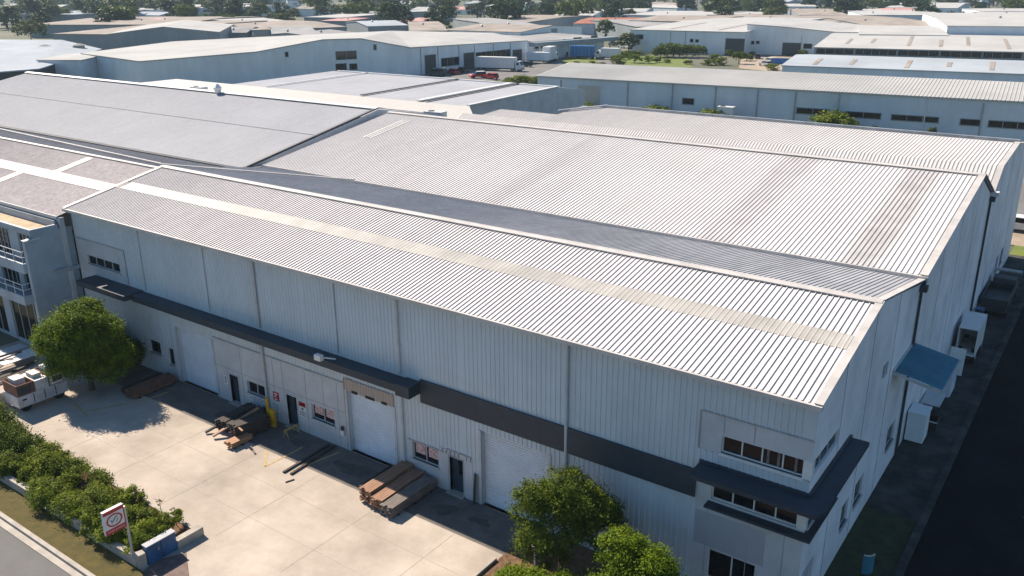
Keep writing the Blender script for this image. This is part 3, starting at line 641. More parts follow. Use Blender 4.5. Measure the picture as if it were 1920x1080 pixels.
for i in range(50):
    x = -46.8+14.4*rg.random(); f = (x+46.8)/14.4
    lob.append((x, 16.2+2.3*rg.random(), .35+.3*rg.random()+.15*(1-f), .5+.6*rg.random(), .45+.4*rg.random(), .3+.5*rg.random()))
h = thing('hedge', 'long mixed green hedge filling the planter beside the verge', 'hedge', (-40, 17.4, 0))
leaves('foliage', lob, 120000, .062, 'leafY', h, 21, .3, 110, Vector((-40, 17.4, 0)))
m_ = MB()
for i in range(26):
    x = -46.5+14*rg.random(); y = 16.5+2*rg.random(); m_.cyl((x, y, .1), (x+rg.uniform(-.3, .3), y+rg.uniform(-.3, .3), 1.0), .025, .012, 5)
m_.build('stems', 'bark', h)['kind'] = 'stuff'
t = thing('shrub', 'tall dark shrub at the left end of the hedge by the scrap skip', 'shrub', (-46.2, 17.6, 0))
leaves('foliage', [(-46.2, 17.4, .9, 1.4, 1.2, .95), (-47.9, 17.6, 1.2, 1.3, 1.2, 1.15), (-44.9, 17.9, .7, 1.0, .9, .7), (-48.9, 17.0, 1.0, 1.3, 1.1, 1.0)], 36000, .065, 'leafB', t, 31, .3, 70, Vector((-46.2, 17.6, 0)))
trunk_mb(.7, .05, rg, 5, .8, .5).build('stem', 'bark', None).parent = t
for i, (x, y, hh) in enumerate(((-32.9, 18.8, .9), (-34.6, 19.1, .6))):
    t = thing('sapling', ['thin bare sapling in the bare soil corner of the planter', 'small bare sapling on the planter edging beside the yard'][i], 'sapling', (x, y, 0))
    m_ = MB(); m_.cyl((x, y, .1), (x, y, hh), .02, .01, 5)
    for k in range(5): a = k*1.3; m_.cyl((x, y, .4+.08*k), (x+.25*math.cos(a), y+.25*math.sin(a), .6+.08*k), .01, .005, 4)
    m_.build('stem', 'bark', t); leaves('twig_leaves', [(x, y, hh, .22, .22, .15)], 60, .05, 'leafC', t, 50+i, .3, 10, Vector((x, y, 0)))

# ------------------------------------------------------------------ street sign
s = thing('street_sign', 'red and white company sign with ringed emblem on a pole at the planter corner', 'sign', (-32, 16.1, 0))
MB().cyl((-32.02, 16.08, 0), (-32.02, 16.08, 3.0), .05, n=10).build('pole', 'chrome', s)
bdo = MB().box(-32.16, 15.12, 2.03, -32.0, 16.04, 3.15).build('sign_box', 'white', s)
m_ = MB(); m_.box(-32.0, 15.12, 2.97, -31.99, 16.04, 3.15); m_.box(-32.0, 15.12, 2.03, -31.99, 16.04, 2.27); m_.box(-32.0, 16.0, 2.27, -31.99, 16.04, 2.97); m_.build('red_band', 'red', bdo)
def onface(mb, y0, z0, y1, z1, wd, x=-31.99, th=.006):
    a = Vector((0, y0, z0)); b = Vector((0, y1, z1)); d = (b-a).normalized(); p = Vector((0, -d.z, d.y))*wd/2
    P = [a-p, b-p, b+p, a+p]; F = [(x+th, q.y, q.z) for q in P]; B = [(x-th*.5, q.y, q.z) for q in P]
    mb.face(F); mb.face(B[::-1])
    for i in range(4): j = (i+1) % 4; mb.face([B[i], B[j], F[j], F[i]])
m_ = MB(); cy, cz = 15.57, 2.62
for i in range(36):
    a0, a1 = 2*math.pi*i/36, 2*math.pi*(i+1)/36
    m_.face([(-31.985, cy+.36*math.cos(a0), cz+.30*math.sin(a0)), (-31.985, cy+.36*math.cos(a1), cz+.30*math.sin(a1)), (-31.985, cy+.29*math.cos(a1), cz+.235*math.sin(a1)), (-31.985, cy+.29*math.cos(a0), cz+.235*math.sin(a0))])
m_.build('ring', 'red', bdo)
m_ = MB()
for q in ((-.12, .04, -.08, -.06, .035), (-.08, -.06, -.02, -.02, .03), (-.03, -.02, .02, .07, .035), (.02, .07, .12, .13, .03), (.12, .03, .10, -.06, .02), (.10, -.06, .04, -.10, .015), (-.1, -.09, -.09, -.13, .02)):
    onface(m_, cy+q[0]*1.3, cz+q[1]*1.1, cy+q[2]*1.3, cz+q[3]*1.1, q[4])
m_.build('emblem', 'doorblue', bdo)
m_ = MB(); yy = 15.2
while yy < 15.95:
    onface(m_, yy, 2.12, yy+.03, 2.19, .012); onface(m_, yy+.03, 2.19, yy+.06, 2.12, .012); yy += .085 if int(yy*100) % 3 else .11
m_.build('lettering', 'white', bdo)
t = thing('utility_cabinet', 'faded blue utility cabinet standing in the end of the planter', 'cabinet', (-31.6, 17.1, 0))
A_ = MB().box(-31.75, 16.42, 0, -31.45, 17.84, .92).build('body', 'blue', t)
MB().box(-31.78, 16.4, .92, -31.42, 17.86, .96).build('lid', 'wallpatch', t)
MB().box(-31.45, 17.1, .05, -31.44, 17.12, .88).build('door_seam', 'black', A_)
MB().box(-31.45, 16.95, .5, -31.42, 16.99, .65).build('handle', 'chrome', A_)
t = MB(); t.prism([(-31.9, 16.05), (-31.5, 16.0), (-31.45, 16.36), (-31.8, 16.4)], 0, .7); tag(t.build('marker_stone', 'kerb'), 'squat tan marker stone between planter wall and blue cabinet', 'marker stone')

# ------------------------------------------------------------------ timber
def bundle(label, cx, cy, w_, l_, h_, mt, rz=0., seed=0, z0=.1, group=None, brd=.13, th=.07):
    rg = random.Random(seed); t = thing('timber_bundle', label, 'timber stack', (cx, cy, 0), group, rz or 1e-6)
    m_ = MB(); nx = max(2, int(w_/brd)); nz = max(2, int((h_-z0)/th))
    for k in range(nz):
        for i in range(nx):
            if k == nz-1 and rg.random() < .12: continue
            x = -w_/2+i*w_/nx; e = rg.uniform(-.09, .09); e2 = rg.uniform(-.09, .09)
            m_.box(x+.006, -l_/2+e, z0+k*th, x+w_/nx-.006, l_/2+e2, z0+(k+1)*th-.008)
    m_.build('boards', mt, t)
    m_ = MB()
    for y in (-l_*.36, 0, l_*.36): m_.box(-w_/2-.03, y-.05, .0, w_/2+.03, y+.05, z0-.003)
    m_.build('bearers', 'timberd', t)
    return t
bundle('reddish brown board bundle, leftmost of the three in the sunlit yard edge', -27.05, 26.85, .74, 3.1, .82, 'timber', 0, 1, group=None)
bundle('reddish board bundle in the middle of the three by the navy door', -26.25, 26.75, .74, 3.2, .72, 'timber', .02, 2)
bundle('grey topped board bundle, rightmost of the three by the navy door', -25.45, 26.65, .74, 3.2, .6, 'timberg', -.01, 3)
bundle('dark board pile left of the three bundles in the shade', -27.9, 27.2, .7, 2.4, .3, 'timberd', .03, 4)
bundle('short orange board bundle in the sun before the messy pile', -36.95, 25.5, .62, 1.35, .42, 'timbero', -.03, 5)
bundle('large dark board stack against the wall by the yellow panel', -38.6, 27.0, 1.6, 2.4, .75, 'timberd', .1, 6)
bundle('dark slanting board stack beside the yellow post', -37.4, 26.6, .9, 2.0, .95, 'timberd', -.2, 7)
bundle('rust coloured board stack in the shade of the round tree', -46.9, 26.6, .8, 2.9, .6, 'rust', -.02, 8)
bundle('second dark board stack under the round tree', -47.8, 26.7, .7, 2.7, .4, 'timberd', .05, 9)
def plank(label, a, b, wd, th, mt, group=None, nm='plank'):
    a = Vector(a); b = Vector(b); d = b-a; L_ = d.length; q = d.to_track_quat('X', 'Z').to_matrix().to_4x4(); q.translation = a
    m_ = MB(); m_.box(0, -wd/2, 0, L_, wd/2, th, 0, q)
    return tag(m_.build(nm, mt), label, 'plank', group)
plank('long dark plank lying across the yellow line, left of the pair', (-32.55, 24.85, .01), (-32.7, 28.2, .02), .13, .08, 'timberd')
plank('long dark plank lying across the yellow line, right of the pair', (-32.1, 24.95, .01), (-32.35, 28.25, .02), .13, .08, 'timberd')
plank('short dark offcut on the sunlit concrete below the plank pair', (-31.75, 24.3, .01), (-31.6, 24.75, .01), .06, .04, 'timberd')
plank('pale batten lying crosswise on the messy dark pile', (-37.9, 25.9, .8), (-36.6, 25.55, .84), .09, .06, 'timbero')
plank('dark pole sticking out of the messy pile into the sun', (-39.4, 25.1, .05), (-38.3, 27.6, .95), .14, .1, 'timberd')
plank('brown plank resting on the messy pile', (-38.6, 25.0, .12), (-37.7, 27.6, 1.05), .2, .08, 'timber')
plank('thin batten on the ground at the foot of the messy pile', (-36.1, 25.6, .02), (-35.3, 25.25, .02), .1, .05, 'timberg')
plank('curved dark strip leaning in the niche by the right roller door', (-22.75, 28.35, .02), (-22.68, 28.42, 1.6), .35, .05, 'timberd')
t = thing('barrier_post', 'yellow post and yellow panel leaning by the dark board stack', 'barrier', (-37.0, 27.9, 0))
MB().cyl((-37.25, 27.85, 0), (-37.25, 27.85, 1.75), .09, n=12).build('post', 'yellow', t)
MB().box(-37.12, 27.7, .1, -36.62, 27.86, 1.15).build('panel', 'yellow', t)
t = thing('trestle', 'small worn yellow trestle on the ground before the door with signs', 'trestle', (-35.0, 27.8, 0))
m_ = MB(); m_.box(-35.35, 27.3, .42, -35.25, 28.3, .5); m_.build('rail', 'mark', t)
for y in (27.4, 28.2):
    for s_ in (-1, 1): MB().cyl((-35.3, y, .43), (-35.3+.22*s_, y, 0), .03, n=6).build('leg', 'mark', t)
def wsign(nm, label, x0, x1, z0, z1, parts, base='white'):
    t = thing(nm, label, 'sign', ((x0+x1)/2, YF-.03, (z0+z1)/2)); b = MB().box(x0, YF-.03, z0, x1, YF-.003, z1).build('plate', base, t)
    for k, (m, rects) in enumerate(parts):
        q = MB()
        for (a, c, d, e) in rects:
            q.box(x0+a*(x1-x0), YF-.036, z0+c*(z1-z0), x0+d*(x1-x0), YF-.0301, z0+e*(z1-z0))
        q.build(['band', 'lettering'][min(k, 1)] if m == 'red' else 'lettering', m, b)
def lines(z0, z1, n, seed, a=.1, b=.9):
    rg = random.Random(seed); o = []
    for i in range(n):
        z = z1-(z1-z0)*(i+.5)/n; x = a
        while x < b-.06: l = rg.uniform(.08, .2); o.append((x, z-.02, min(b, x+l), z+.025)); x += l+.05
    return o
wsign('safety_sign', 'red safety sign with white symbols high on the wall by the downpipe', -37.45, -36.97, 1.32, 1.85, [('white', [(.2, .72, .8, .86), (.3, .4, .55, .62), (.25, .1, .7, .22)])], 'red')
wsign('safety_sign', 'white notice with dark text under the red safety sign', -37.68, -37.0, .58, 1.18, [('doorblue', lines(.08, .92, 6, 1))])
wsign('safety_sign', 'white notice with red header between the navy door and sticker window', -35.27, -34.72, .95, 1.85, [('red', [(0, .7, 1, 1)]), ('doorblue', lines(.05, .4, 4, 2)+[(.35, .48, .65, .6)]), ('white', [(.2, .8, .8, .9)])])
wsign('number_plate', 'small white number plate beside the first navy door', -41.95, -41.65, 1.1, 1.7, [('doorblue', [(.35, .55, .65, .85), (.35, .15, .65, .45)])])
wsign('sticker', 'small pale sticker on the wall under the bare window', -39.75, -39.35, .7, .98, [('doorblue', [(.2, .4, .8, .55)])])
t = thing('meter_box', 'small pale meter box beside the middle roller door', 'meter box', (-31.75, 28.4, 1)); MB().box(-31.9, YF-.16, .85, -31.65, YF-.01, 1.15).build('box', 'white', t); MB().cyl((-31.78, YF-.1, 1.15), (-31.78, YF-.1, 1.35), .09, n=8).build('hood', 'darkmetal', t)
t = thing('floodlight', 'white box floodlight on the edge of the charcoal canopy', 'floodlight', (-31.9, 27.4, 5.7)); MB().box(-32.2, 27.25, 5.62, -31.75, 27.5, 5.92).build('housing', 'white', t); MB().cyl((-31.85, 27.5, 5.75), (-31.3, 27.9, 5.65), .04).build('arm', 'white', t)
t = thing('hand_rail', 'pale metal bracket frame standing in the tree bed', 'rail', (-18.1, 26.4, 0)); MB().cyl((-18.3, 26.2, 0), (-18.3, 26.2, 1.0), .035).cyl((-18.3, 26.2, 1.0), (-17.6, 26.0, 1.0), .035).cyl((-17.6, 26.0, 0), (-17.6, 26.0, 1.0), .035).build('rail', 'frame', t)

# ------------------------------------------------------------------ scrap skip and scrap timber
t = thing('scrap_skip', 'battered white skip body with open compartments under the round tree', 'skip', (-51.3, 21.75, 0), None, 1e-6)
def pan(mb, x0, y0, z0, x1, y1, z1, th=.05):
    mb.box(x0, y0, z0, x1, y1, z0+th); mb.box(x0, y0, z0+th, x0+th, y1, z1); mb.box(x1-th, y0, z0+th, x1, y1, z1); mb.box(x0+th, y0, z0+th, x1-th, y0+th, z1); mb.box(x0+th, y1-th, z0+th, x1-th, y1, z1)
m_ = MB(); m_.box(-.85, -1.45, .35, .85, 1.5, 1.05); b = m_.build('lower_body', 'whitedirty', t)
m_ = MB()
for y in (-.55, .1, .75): MB().box(.851, y, .42, .856, y+.05, .98).build('body_strap', 'black', b)
MB().box(.851, -1.2, .75, .86, -.95, .85).build('body_mark', 'black', b)
m_ = MB(); pan(m_, -.85, -1.4, 1.05, .8, -.35, 1.75); m_.build('rear_compartment', 'rust', t)
bx('load_box', 'whitedirty', t, -.5, -1.2, 1.2, .3, -.6, 1.95); bx('load_box', 'white', t, -.6, .7, 1.2, .1, 1.25, 2.0); bx('load_box', 'rollercream', t, -.4, -.2, 1.701, .4, .3, 1.95); bx('side_sheet', 'darkmetal', t, .801, -1.35, 1.12, .815, -.6, 1.6)
m_ = MB(); m_.box(-.8, -.33, 1.05, .82, .45, 1.7); m_.build('locker', 'whitedirty', t)
m_ = MB(); pan(m_, -.85, .5, 1.05, .8, 1.45, 1.8); m_.build('front_compartment', 'rust', t)
m_ = MB(); m_.box(.801, .55, 1.1, .83, 1.42, 1.72); q = m_.build('hatch', 'white', t)
m_ = MB(); m_.box(.831, .7, 1.25, .84, 1.3, 1.6); m_.build('hatch_mark', 'darkmetal', q)
for x in (-.72, .52):
    for y in (-1.0, 1.0): MB().cyl((x, y, .34), (x+.2, y, .34), .34, n=16).build('wheel', 'black', t)
t = tag(MB().box(-53.3, 19.6, 0, -52.3, 20.6, .9).build('concrete_block', 'kerb'), 'pale concrete block behind the skip among scrap timber', 'concrete block')
rg = random.Random(12)
ORD = 'first second third fourth fifth sixth seventh eighth ninth tenth eleventh twelfth thirteenth fourteenth fifteenth sixteenth seventeenth eighteenth nineteenth twentieth'.split()
ORD += ['twenty '+o for o in ORD[:9]]+['thirtieth']+['thirty '+o for o in ORD[:9]]+['fortieth']+['forty '+o for o in ORD[:9]]
for i in range(16):
    x = -60+i*.42+rg.uniform(-.2, .2); a = rg.uniform(-.35, .1); l = rg.uniform(2.2, 4); z = .15+.25*rg.random(); y = 20.6+rg.uniform(-1, 1.6)
    plank(f'weathered plank in the scrap heap left of the skip, {ORD[i]} from the left', (x, y, z), (x+math.sin(a)*l, y+math.cos(a)*l, z+rg.uniform(-.1, .35)), rg.choice((.15, .25, .35)), .06, rg.choice(('timber', 'timberg', 'timbero', 'timberd', 'timberd')), 'planks in the scrap heap')
m_ = MB(); m_.box(-58.6, 22.6, .5, -57.2, 25.0, .54, 0, None); tag(m_.build('sheet', 'white'), 'pale sheet lying on top of the scrap heap', 'sheet')
m_ = MB(); m_.box(-60.2, 23.0, .42, -59.2, 25.2, .46); tag(m_.build('sheet', 'frame'), 'grey sheet at the far left of the scrap heap', 'sheet')
pts = [(-58.5, 25.2, 0), (-58.5, 25.2, .9), (-58.3, 25.2, 1.15), (-57.6, 25.1, 1.3), (-57.0, 25.0, 1.1), (-56.8, 24.8, .2)]
m_ = MB()
for a, b in zip(pts, pts[1:]): m_.cyl(a, b, .05, n=8)
tag(m_.build('bent_pipe', 'gutter'), 'bent grey pipe hoop standing over the scrap heap', 'pipe')

# ------------------------------------------------------------------ things along the end wall
t = thing('storage_box', 'pale blue storage box with flat lid below the blue awning', 'storage box', (-6.6, 47.2, 0)); MB().box(-7.12, 46.6, .1, -6.2, 47.8, 1.75).build('body', 'wallfw', t); MB().box(-7.14, 46.55, 1.75, -6.15, 47.85, 1.83).build('lid', 'wallfw', t); MB().box(-7.05, 46.7, 0, -6.3, 47.7, .1).build('base', 'black', t)
t = thing('workbench', 'cluttered workbench below the blue awning', 'bench', (-6.6, 51.2, 0)); MB().box(-7.1, 50.2, .8, -6.1, 52.2, .86).build('top', 'frame', t)
for x in (-7.0, -6.2):
    for y in (50.3, 52.1): MB().cyl((x, y, 0), (x, y, .8), .03, n=6).build('leg', 'darkmetal', t)
t = thing('crate', 'open dark crate on the ground beside the workbench', 'crate', (-6.4, 49.1, 0), None, 1e-6); m_ = MB(); pan(m_, -.5, -.45, .0, .5, .45, .6); m_.build('body', 'timberd', t); MB().box(-.52, -.47, .5, .52, -.455, .58).build('rim', 'frame', t)
t = thing('tray', 'pale square tank standing by the wall behind the blue awning', 'tank', (-6.7, 54.5, 0)); MB().box(-7.12, 53.6, 0, -6.1, 55.3, 1.2).build('body', 'wallfb', t); MB().box(-7.13, 53.55, 1.2, -6.05, 55.35, 1.26).build('rim', 'frame', t)
q = Matrix.Translation((-6.5, 57.3, .02)) @ Matrix.Rotation(R(-14), 4, 'X'); m_ = MB(); m_.box(-.45, -.03, 0, .45, .03, 1.75, 0, q); tag(m_.build('leaning_panel', 'white'), 'white panel leaning between the blue awning and the box truck', 'panel')
def vehicle_box(nm, label, loc, rz, L_, W_, H_, mt, cat='truck', cab=True, open_rear=False):
    t = thing(nm, label, cat, loc, None, rz or 1e-6); m_ = MB()
    if open_rear:
        m_.box(-W_/2, -L_/2, .7, W_/2, L_/2, .8); m_.box(-W_/2, -L_/2, .8, -W_/2+.05, L_/2, H_); m_.box(W_/2-.05, -L_/2, .8, W_/2, L_/2, H_)
        m_.box(-W_/2+.05, L_/2-.05, .8, W_/2-.05, L_/2, H_); m_.box(-W_/2, -L_/2, H_, W_/2, L_/2, H_+.06)
    else: m_.box(-W_/2, -L_/2, .8, W_/2, L_/2, H_)
    b = m_.build('cargo_box', mt, t)
    m_ = MB()
    for k in range(int(L_/1.2)): 
        y = -L_/2+.3+k*1.2
        for s_ in (-1, 1): m_.box(s_*W_/2-.015, y, .85, s_*W_/2+.015, y+.05, H_-.05)
    m_.build('side_post', 'frame', b)
    bx('chassis', 'darkmetal', t, -W_*.35, -L_/2+.1, .45, W_*.35, L_/2+.3, .69)
    for y in ((-L_/2+.8, -L_/2+1.9, L_/2-.6) if L_ > 7 else (-L_/2+.8, L_/2-.2)):
        for x in (-W_/2+.02, W_/2-.3): wq = MB().cyl((x, y, .46), (x+.28, y, .46), .46, n=16).build('wheel', 'black', t); MB().cyl((x-.01, y, .46), (x+.29, y, .46), .2, n=10).build('rim', 'frame', wq)
    if cab:
        y0 = L_/2+.35; m_ = MB(); pr = [(y0, .5), (y0, 2.5), (y0+.3, 2.75), (y0+1.1, 2.7), (y0+1.75, 1.6), (y0+1.8, .5)]
        w2 = W_/2-.06
        m_.face([(-w2, y, z) for y, z in pr]); m_.face([(w2, y, z) for y, z in reversed(pr)])
        for a, b_ in zip(pr, pr[1:]+pr[:1]): m_.face([(-w2, a[0], a[1]), (w2, a[0], a[1]), (w2, b_[0], b_[1]), (-w2, b_[0], b_[1])])
        c = m_.build('cab', 'white', t)
        m_ = MB(); m_.face([(-w2+.12, y0+1.19, 2.6), (w2-.12, y0+1.19, 2.6), (w2-.12, y0+1.74, 1.68), (-w2+.12, y0+1.74, 1.68)]); m_.build('windscreen', 'glass', c)
        for s_ in (-1, 1):
            MB().box(s_*w2-.01, y0+.3, 1.65, s_*w2+.01, y0+1.1, 2.35).build('side_window', 'glass', c)
            MB().box(s_*.8-.14, y0+1.79, .8, s_*.8+.14, y0+1.83, 1.0).build('headlight', 'chrome', c)
            MB().cyl((s_*(w2-.25)-.14, y0+.9, .46), (s_*(w2-.25)+.14, y0+.9, .46), .46, n=16).build('wheel', 'black', t)
        MB().box(-w2, y0+1.8, .4, w2, y0+1.9, .7).build('bumper', 'darkmetal', c)
    return t
t = vehicle_box('box_trailer', 'white box trailer with open rear parked along the end wall', (-6.3, 61.0, 0), 0, 3.5, 1.15, 2.5, 'white', 'trailer', False, True)
for i, (y, s_, m__) in enumerate(((66.6, .8, 'wallfg'), (68.0, .9, 'darkmetal'), (64.6, .6, 'wallfb'))):
    t = thing('waste_bin', ['grey wheeled bin between box trailer and dark truck', 'dark wheeled bin nearest the dark truck', 'small pale bin behind the box trailer'][i], 'bin', (-6.75, y, 0)); MB().box(-7.05, y-.3, .12, -6.5, y+.3, s_+.15).build('body', m__, t); MB().box(-7.08, y-.34, s_+.15, -6.45, y+.34, s_+.22).build('lid', 'blue', t)
    for yy in (y-.25, y+.17): MB().cyl((-6.6, yy, .1), (-6.6, yy+.08, .1), .1, n=10).build('wheel', 'black', t)
t = thing('utility_truck', 'dark utility truck with a pale rack bar in the shade of the end wall', 'truck', (-6.1, 73.2, 0), None, 1e-6)
def ute(t, mt='darkmetal'):
    m_ = MB(); m_.box(-.85, -3.6, .45, .85, 3.4, .95); m_.build('body', mt, t)
    m_ = MB(); pan(m_, -.9, -3.7, .95, .9, .8, 1.5); m_.build('tray', mt, t)
    m_ = MB(); pr = [(.9, .95), (1.1, 1.75), (2.3, 1.72), (2.9, 1.1), (3.5, 1.0), (3.5, .95)]
    m_.face([(-.78, y, z) for y, z in pr]); m_.face([(.78, y, z) for y, z in reversed(pr)])
    for a, b_ in zip(pr, pr[1:]+pr[:1]): m_.face([(-.78, *a), (.78, *a), (.78, *b_), (-.78, *b_)])
    c = m_.build('cab', mt, t); MB().face([(-.68, 2.36, 1.69), (.68, 2.36, 1.69), (.68, 2.87, 1.16), (-.68, 2.87, 1.16)]).build('windscreen', 'glass', c)
    for x in (-.88, .66):
        for y in (-2.4, 2.5): MB().cyl((x, y, .38), (x+.22, y, .38), .38, n=14).build('wheel', 'black', t)
ute(t); MB().cyl((-.85, 3.0, 1.9), (1.0, 3.0, 1.9), .14, n=10).build('rack_bar', 'chrome', t)
t = thing('marker_shield', 'small curved blue marker with cream edge in the dark side lawn', 'marker', (-5.75, 33.7, 0)); m_ = MB()
ar = [(-5.95+.35*math.sin(a), 33.6+.35*(1-math.cos(a))) for a in [i*.25 for i in range(7)]]
for (a, b), (c, d) in zip(ar, ar[1:]): m_.face([(a, b, 0), (c, d, 0), (c, d, .95), (a, b, .95)]); m_.face([(a+.04, b, .95), (c+.04, d, .95), (c+.04, d, 0), (a+.04, b, 0)])
m_.build('panel', 'awning', t); m_ = MB()
for (a, b), (c, d) in zip(ar, ar[1:]): m_.cyl((a+.02, b, .96), (c+.02, d, .96), .04, n=6)
m_.build('edge', 'rollercream', t)
tag(MB().cyl((-.6, 42.3, -.028), (-.6, 42.3, -.018), .22, n=20).build('road_stud', 'whitedirty'), 'small round pale cover in the dark side road', 'cover')

# ------------------------------------------------------------------ sheds of the estate
def Zp(P, py):     # height at plan point P that the photo row py shows
    lo, hi = -5., 40.
    for _ in range(40):
        z = (lo+hi)/2; v = CM @ np.array([P[0], P[1], z-CAM_H]); yy = 540-FPX*v[1]/v[2]
        if yy > py: lo = z
        else: hi = z
    return z
def plane_hit(P0, P1, px, py):
    d = ray(px, py); e = (P1-P0).xy; n = Vector((e.y, -e.x)); t = n.dot(P0.xy)/(n.x*d[0]+n.y*d[1])
    p = Vector((d[0]*t, d[1]*t, CAM_H+d[2]*t)); return (p.xy-P0.xy).dot(e.normalized()), p.z
SEG = {}
def openings(t, P0, P1, items, y=-.03):
    for it in items:
        kind, x0, y0, x1, y1 = it[:5]; u0, z1 = plane_hit(P0, P1, x0, y0); u1, z0 = plane_hit(P0, P1, x1, y1)
        if u1 < u0: u0, u1 = u1, u0
        z0 = max(z0, 0.02)
        if z1 < z0+.3: z1 = z0+.8
        if kind == 'w':
            w_ = MB().box(u0, y, z0, u1, y+.02, z1).build('window', 'glass', t); n_ = max(1, round((u1-u0)/2.2)); m_ = MB()
            m_.box(u0-.08, y-.05, z1, u1+.08, y+.02, z1+.1); m_.box(u0-.08, y-.06, z0-.12, u1+.08, y+.02, z0)
            for k in range(n_+1): xx = u0+(u1-u0)*k/n_; m_.box(xx-.05, y-.04, z0, xx+.05, y, z1)
            m_.build('frame', 'wallfg', w_)
        elif kind == 'p': MB().cyl((u0, y-.08, 0), (u0, y-.08, z1), .09, n=6).build('downpipe', 'gutter', t)
        elif kind == 'pw': MB().cyl((u0, y-.08, 0), (u0, y-.08, z1), .09, n=6).build('downpipe', 'white', t)
        else:
            mt = {'d': 'gutdark', 'r': 'rollercream', 'rw': 'roller'}[kind]; z0 = 0.02 if kind != 'r' else z0
            dd = MB().box(u0, y, z0, u1, y+.02, z1).build('door', mt, t); MB().box(u0-.15, y-.05, z0, u0, y+.02, z1+.15).box(u1, y-.05, z0, u1+.15, y+.02, z1+.15).box(u0, y-.05, z1, u1, y+.02, z1+.15).build('frame', 'frame', dd)
def shed(label, TL, TR, h, ridge=None, rise=1., W=None, wm='wallfb', rm='rooffw', ops=(), mode='u', prof=None, z0=None, name='shed', vents=0, strips=0, hip=0., group=None, stripm='roofft', flat=False, rear=None, ribs=0):
    zz = h if z0 is None else z0
    P0 = G(*TL, zz); P1 = G(*TR, zz); e = (P1-P0).xy; L_ = e.length; ang = math.atan2(e.y, e.x)
    n = Vector((-e.y, e.x)).normalized()
    if rear: W = max(6, (G(*rear, h).xy-P0.xy).dot(n))
    if ridge: W = 2*max(3, (G(*ridge, h+rise).xy-P0.xy).dot(n))
    t = thing(name, label, 'building', (P0.x, P0.y, 0), group, ang or 1e-6)
    wl, rf = MB(), MB(); o = .25
    if mode == 'u':
        hx = hip
        for y in (0, W): wl.face([(0, y, 0), (L_, y, 0), (L_, y, h), (0, y, h)])
        for x in (0, L_): wl.face([(x, 0, 0), (x, W, 0), (x, W, h), (x, W/2, h+(rise if not hip else 0)), (x, 0, h)])
        A = [(-o, -o, h-.02), (L_+o, -o, h-.02), (L_+o-hx, W/2, h+rise+.04), (-o+hx, W/2, h+rise+.04)]
        B = [(-o, W+o, h-.02), (L_+o, W+o, h-.02)]
        if ribs: rf.ribbed((-o, -o, h), (1, 0, 0), L_+2*o, (0, W/2+o, rise+.06), (0, -.1, 1), 0, ribs, .05, .08, .14)
        rf.face(A); rf.face([A[3], A[2], B[1], B[0]])
        if hip: rf.face([A[0], A[3], B[0]]); rf.face([A[1], B[1], A[2]])
        rf.face([(-o, -o, h-.22), (L_+o, -o, h-.22), A[1], A[0]])
        if not hip:
            for x in (-o, L_+o): rf.face([(x, -o, h-.02), (x, W/2, h+rise+.04), (x, W/2, h+rise-.2), (x, -o, h-.22)]); rf.face([(x, W+o, h-.02), (x, W/2, h+rise+.04), (x, W/2, h+rise-.2), (x, W+o, h-.22)])
    else:
        pf = [(f*L_, z) for f, z in prof]
        for y in (0, W): wl.face([(0, y, 0), (L_, y, 0)]+[(x, y, z) for x, z in reversed(pf)])
        for x, z in (pf[0], pf[-1]): wl.face([(x, 0, 0), (x, W, 0), (x, W, z), (x, 0, z)])
        for (a, za), (b, zb) in zip(pf, pf[1:]):
            rf.face([(a, -o, za+.05), (b, -o, zb+.05), (b, W+o, zb+.05), (a, W+o, za+.05)]); rf.face([(a, -o, za-.2), (b, -o, zb-.2), (b, -o, zb+.05), (a, -o, za+.05)])
    wl.build('wall', wm, t); r = rf.build('roof', rm, t)
    rg = random.Random(len(label)*7+int(P0.x))
    if mode == 'u':
        sl_ = rise/(W/2)
        for k in range(vents):
            x = L_*(.15+.7*rg.random()); y = W/2*(.4+.5*rg.random()); z = h+y*sl_
            MB().cyl((x, y, z), (x, y, z+.5), .35, .5, 8).cyl((x, y, z+.5), (x, y, z+.8), .5, .15, 8).build('roof_vent', 'gutter', r)
        for k in range(strips):
            x = L_*(k+.6+.4*rg.random())/(strips+.5); ya = W/2*rg.uniform(.1, .35); yb = W/2*rg.uniform(.6, .9)
            MB().face([(x, ya, h+ya*sl_+.06), (x+.9, ya, h+ya*sl_+.06), (x+.9, yb, h+yb*sl_+.09), (x, yb, h+yb*sl_+.09)]).build('roof_sheet', stripm, r)
    openings(t, P0, P1, ops)
    return t

# grey panelled roof behind the white ridge, with its flat white gutter walk
t = thing('low_warehouse', 'low warehouse with blue grey roof panels parted by white strips, behind the white ridge', 'warehouse', (-90, 90, 0))
P = [(-112, 84, 9.5), (-66.6, 84, 9.5), (-67.5, 105.5, 10.4), (-112, 105.5, 10.4)]
m_ = MB(); V_ = Vector((-.9, 21.5, .1)); m_.ribbed((-112, 84, 9.5), (1, 0, 0), 45.4, V_, Vector((0, 0, 1)), 0, .4, .015, .08, .14); m_.face([(-112.9, 105.5, 9.6), (-67.5, 105.5, 9.6), (-67.8, 113, 8.6), (-113, 113, 8.6)]); m_.build('roof', 'roofblue', t)
m_ = MB()
for x in (-104.3, -75.2): strip(m_, (x, 84, 9.62), (x-.9, 105.5, 9.72), (.9 if x > -80 else .35, 0, 0), .1)
strip(m_, (-67.0, 84, 9.55), (-67.9, 105.5, 9.65), (.5, 0, 0), .15); strip(m_, (-112, 105.4, 9.62), (-67.4, 105.4, 9.62), (0, .4, 0), .15); m_.build('white_capping', 'white', t)
m_ = MB()
for x in (-85.2, -73.9): strip(m_, (x, 84, 9.62), (x-.9, 105.5, 9.72), (.5, 0, 0), .1)
m_.build('dark_gutter', 'gutdark', t)
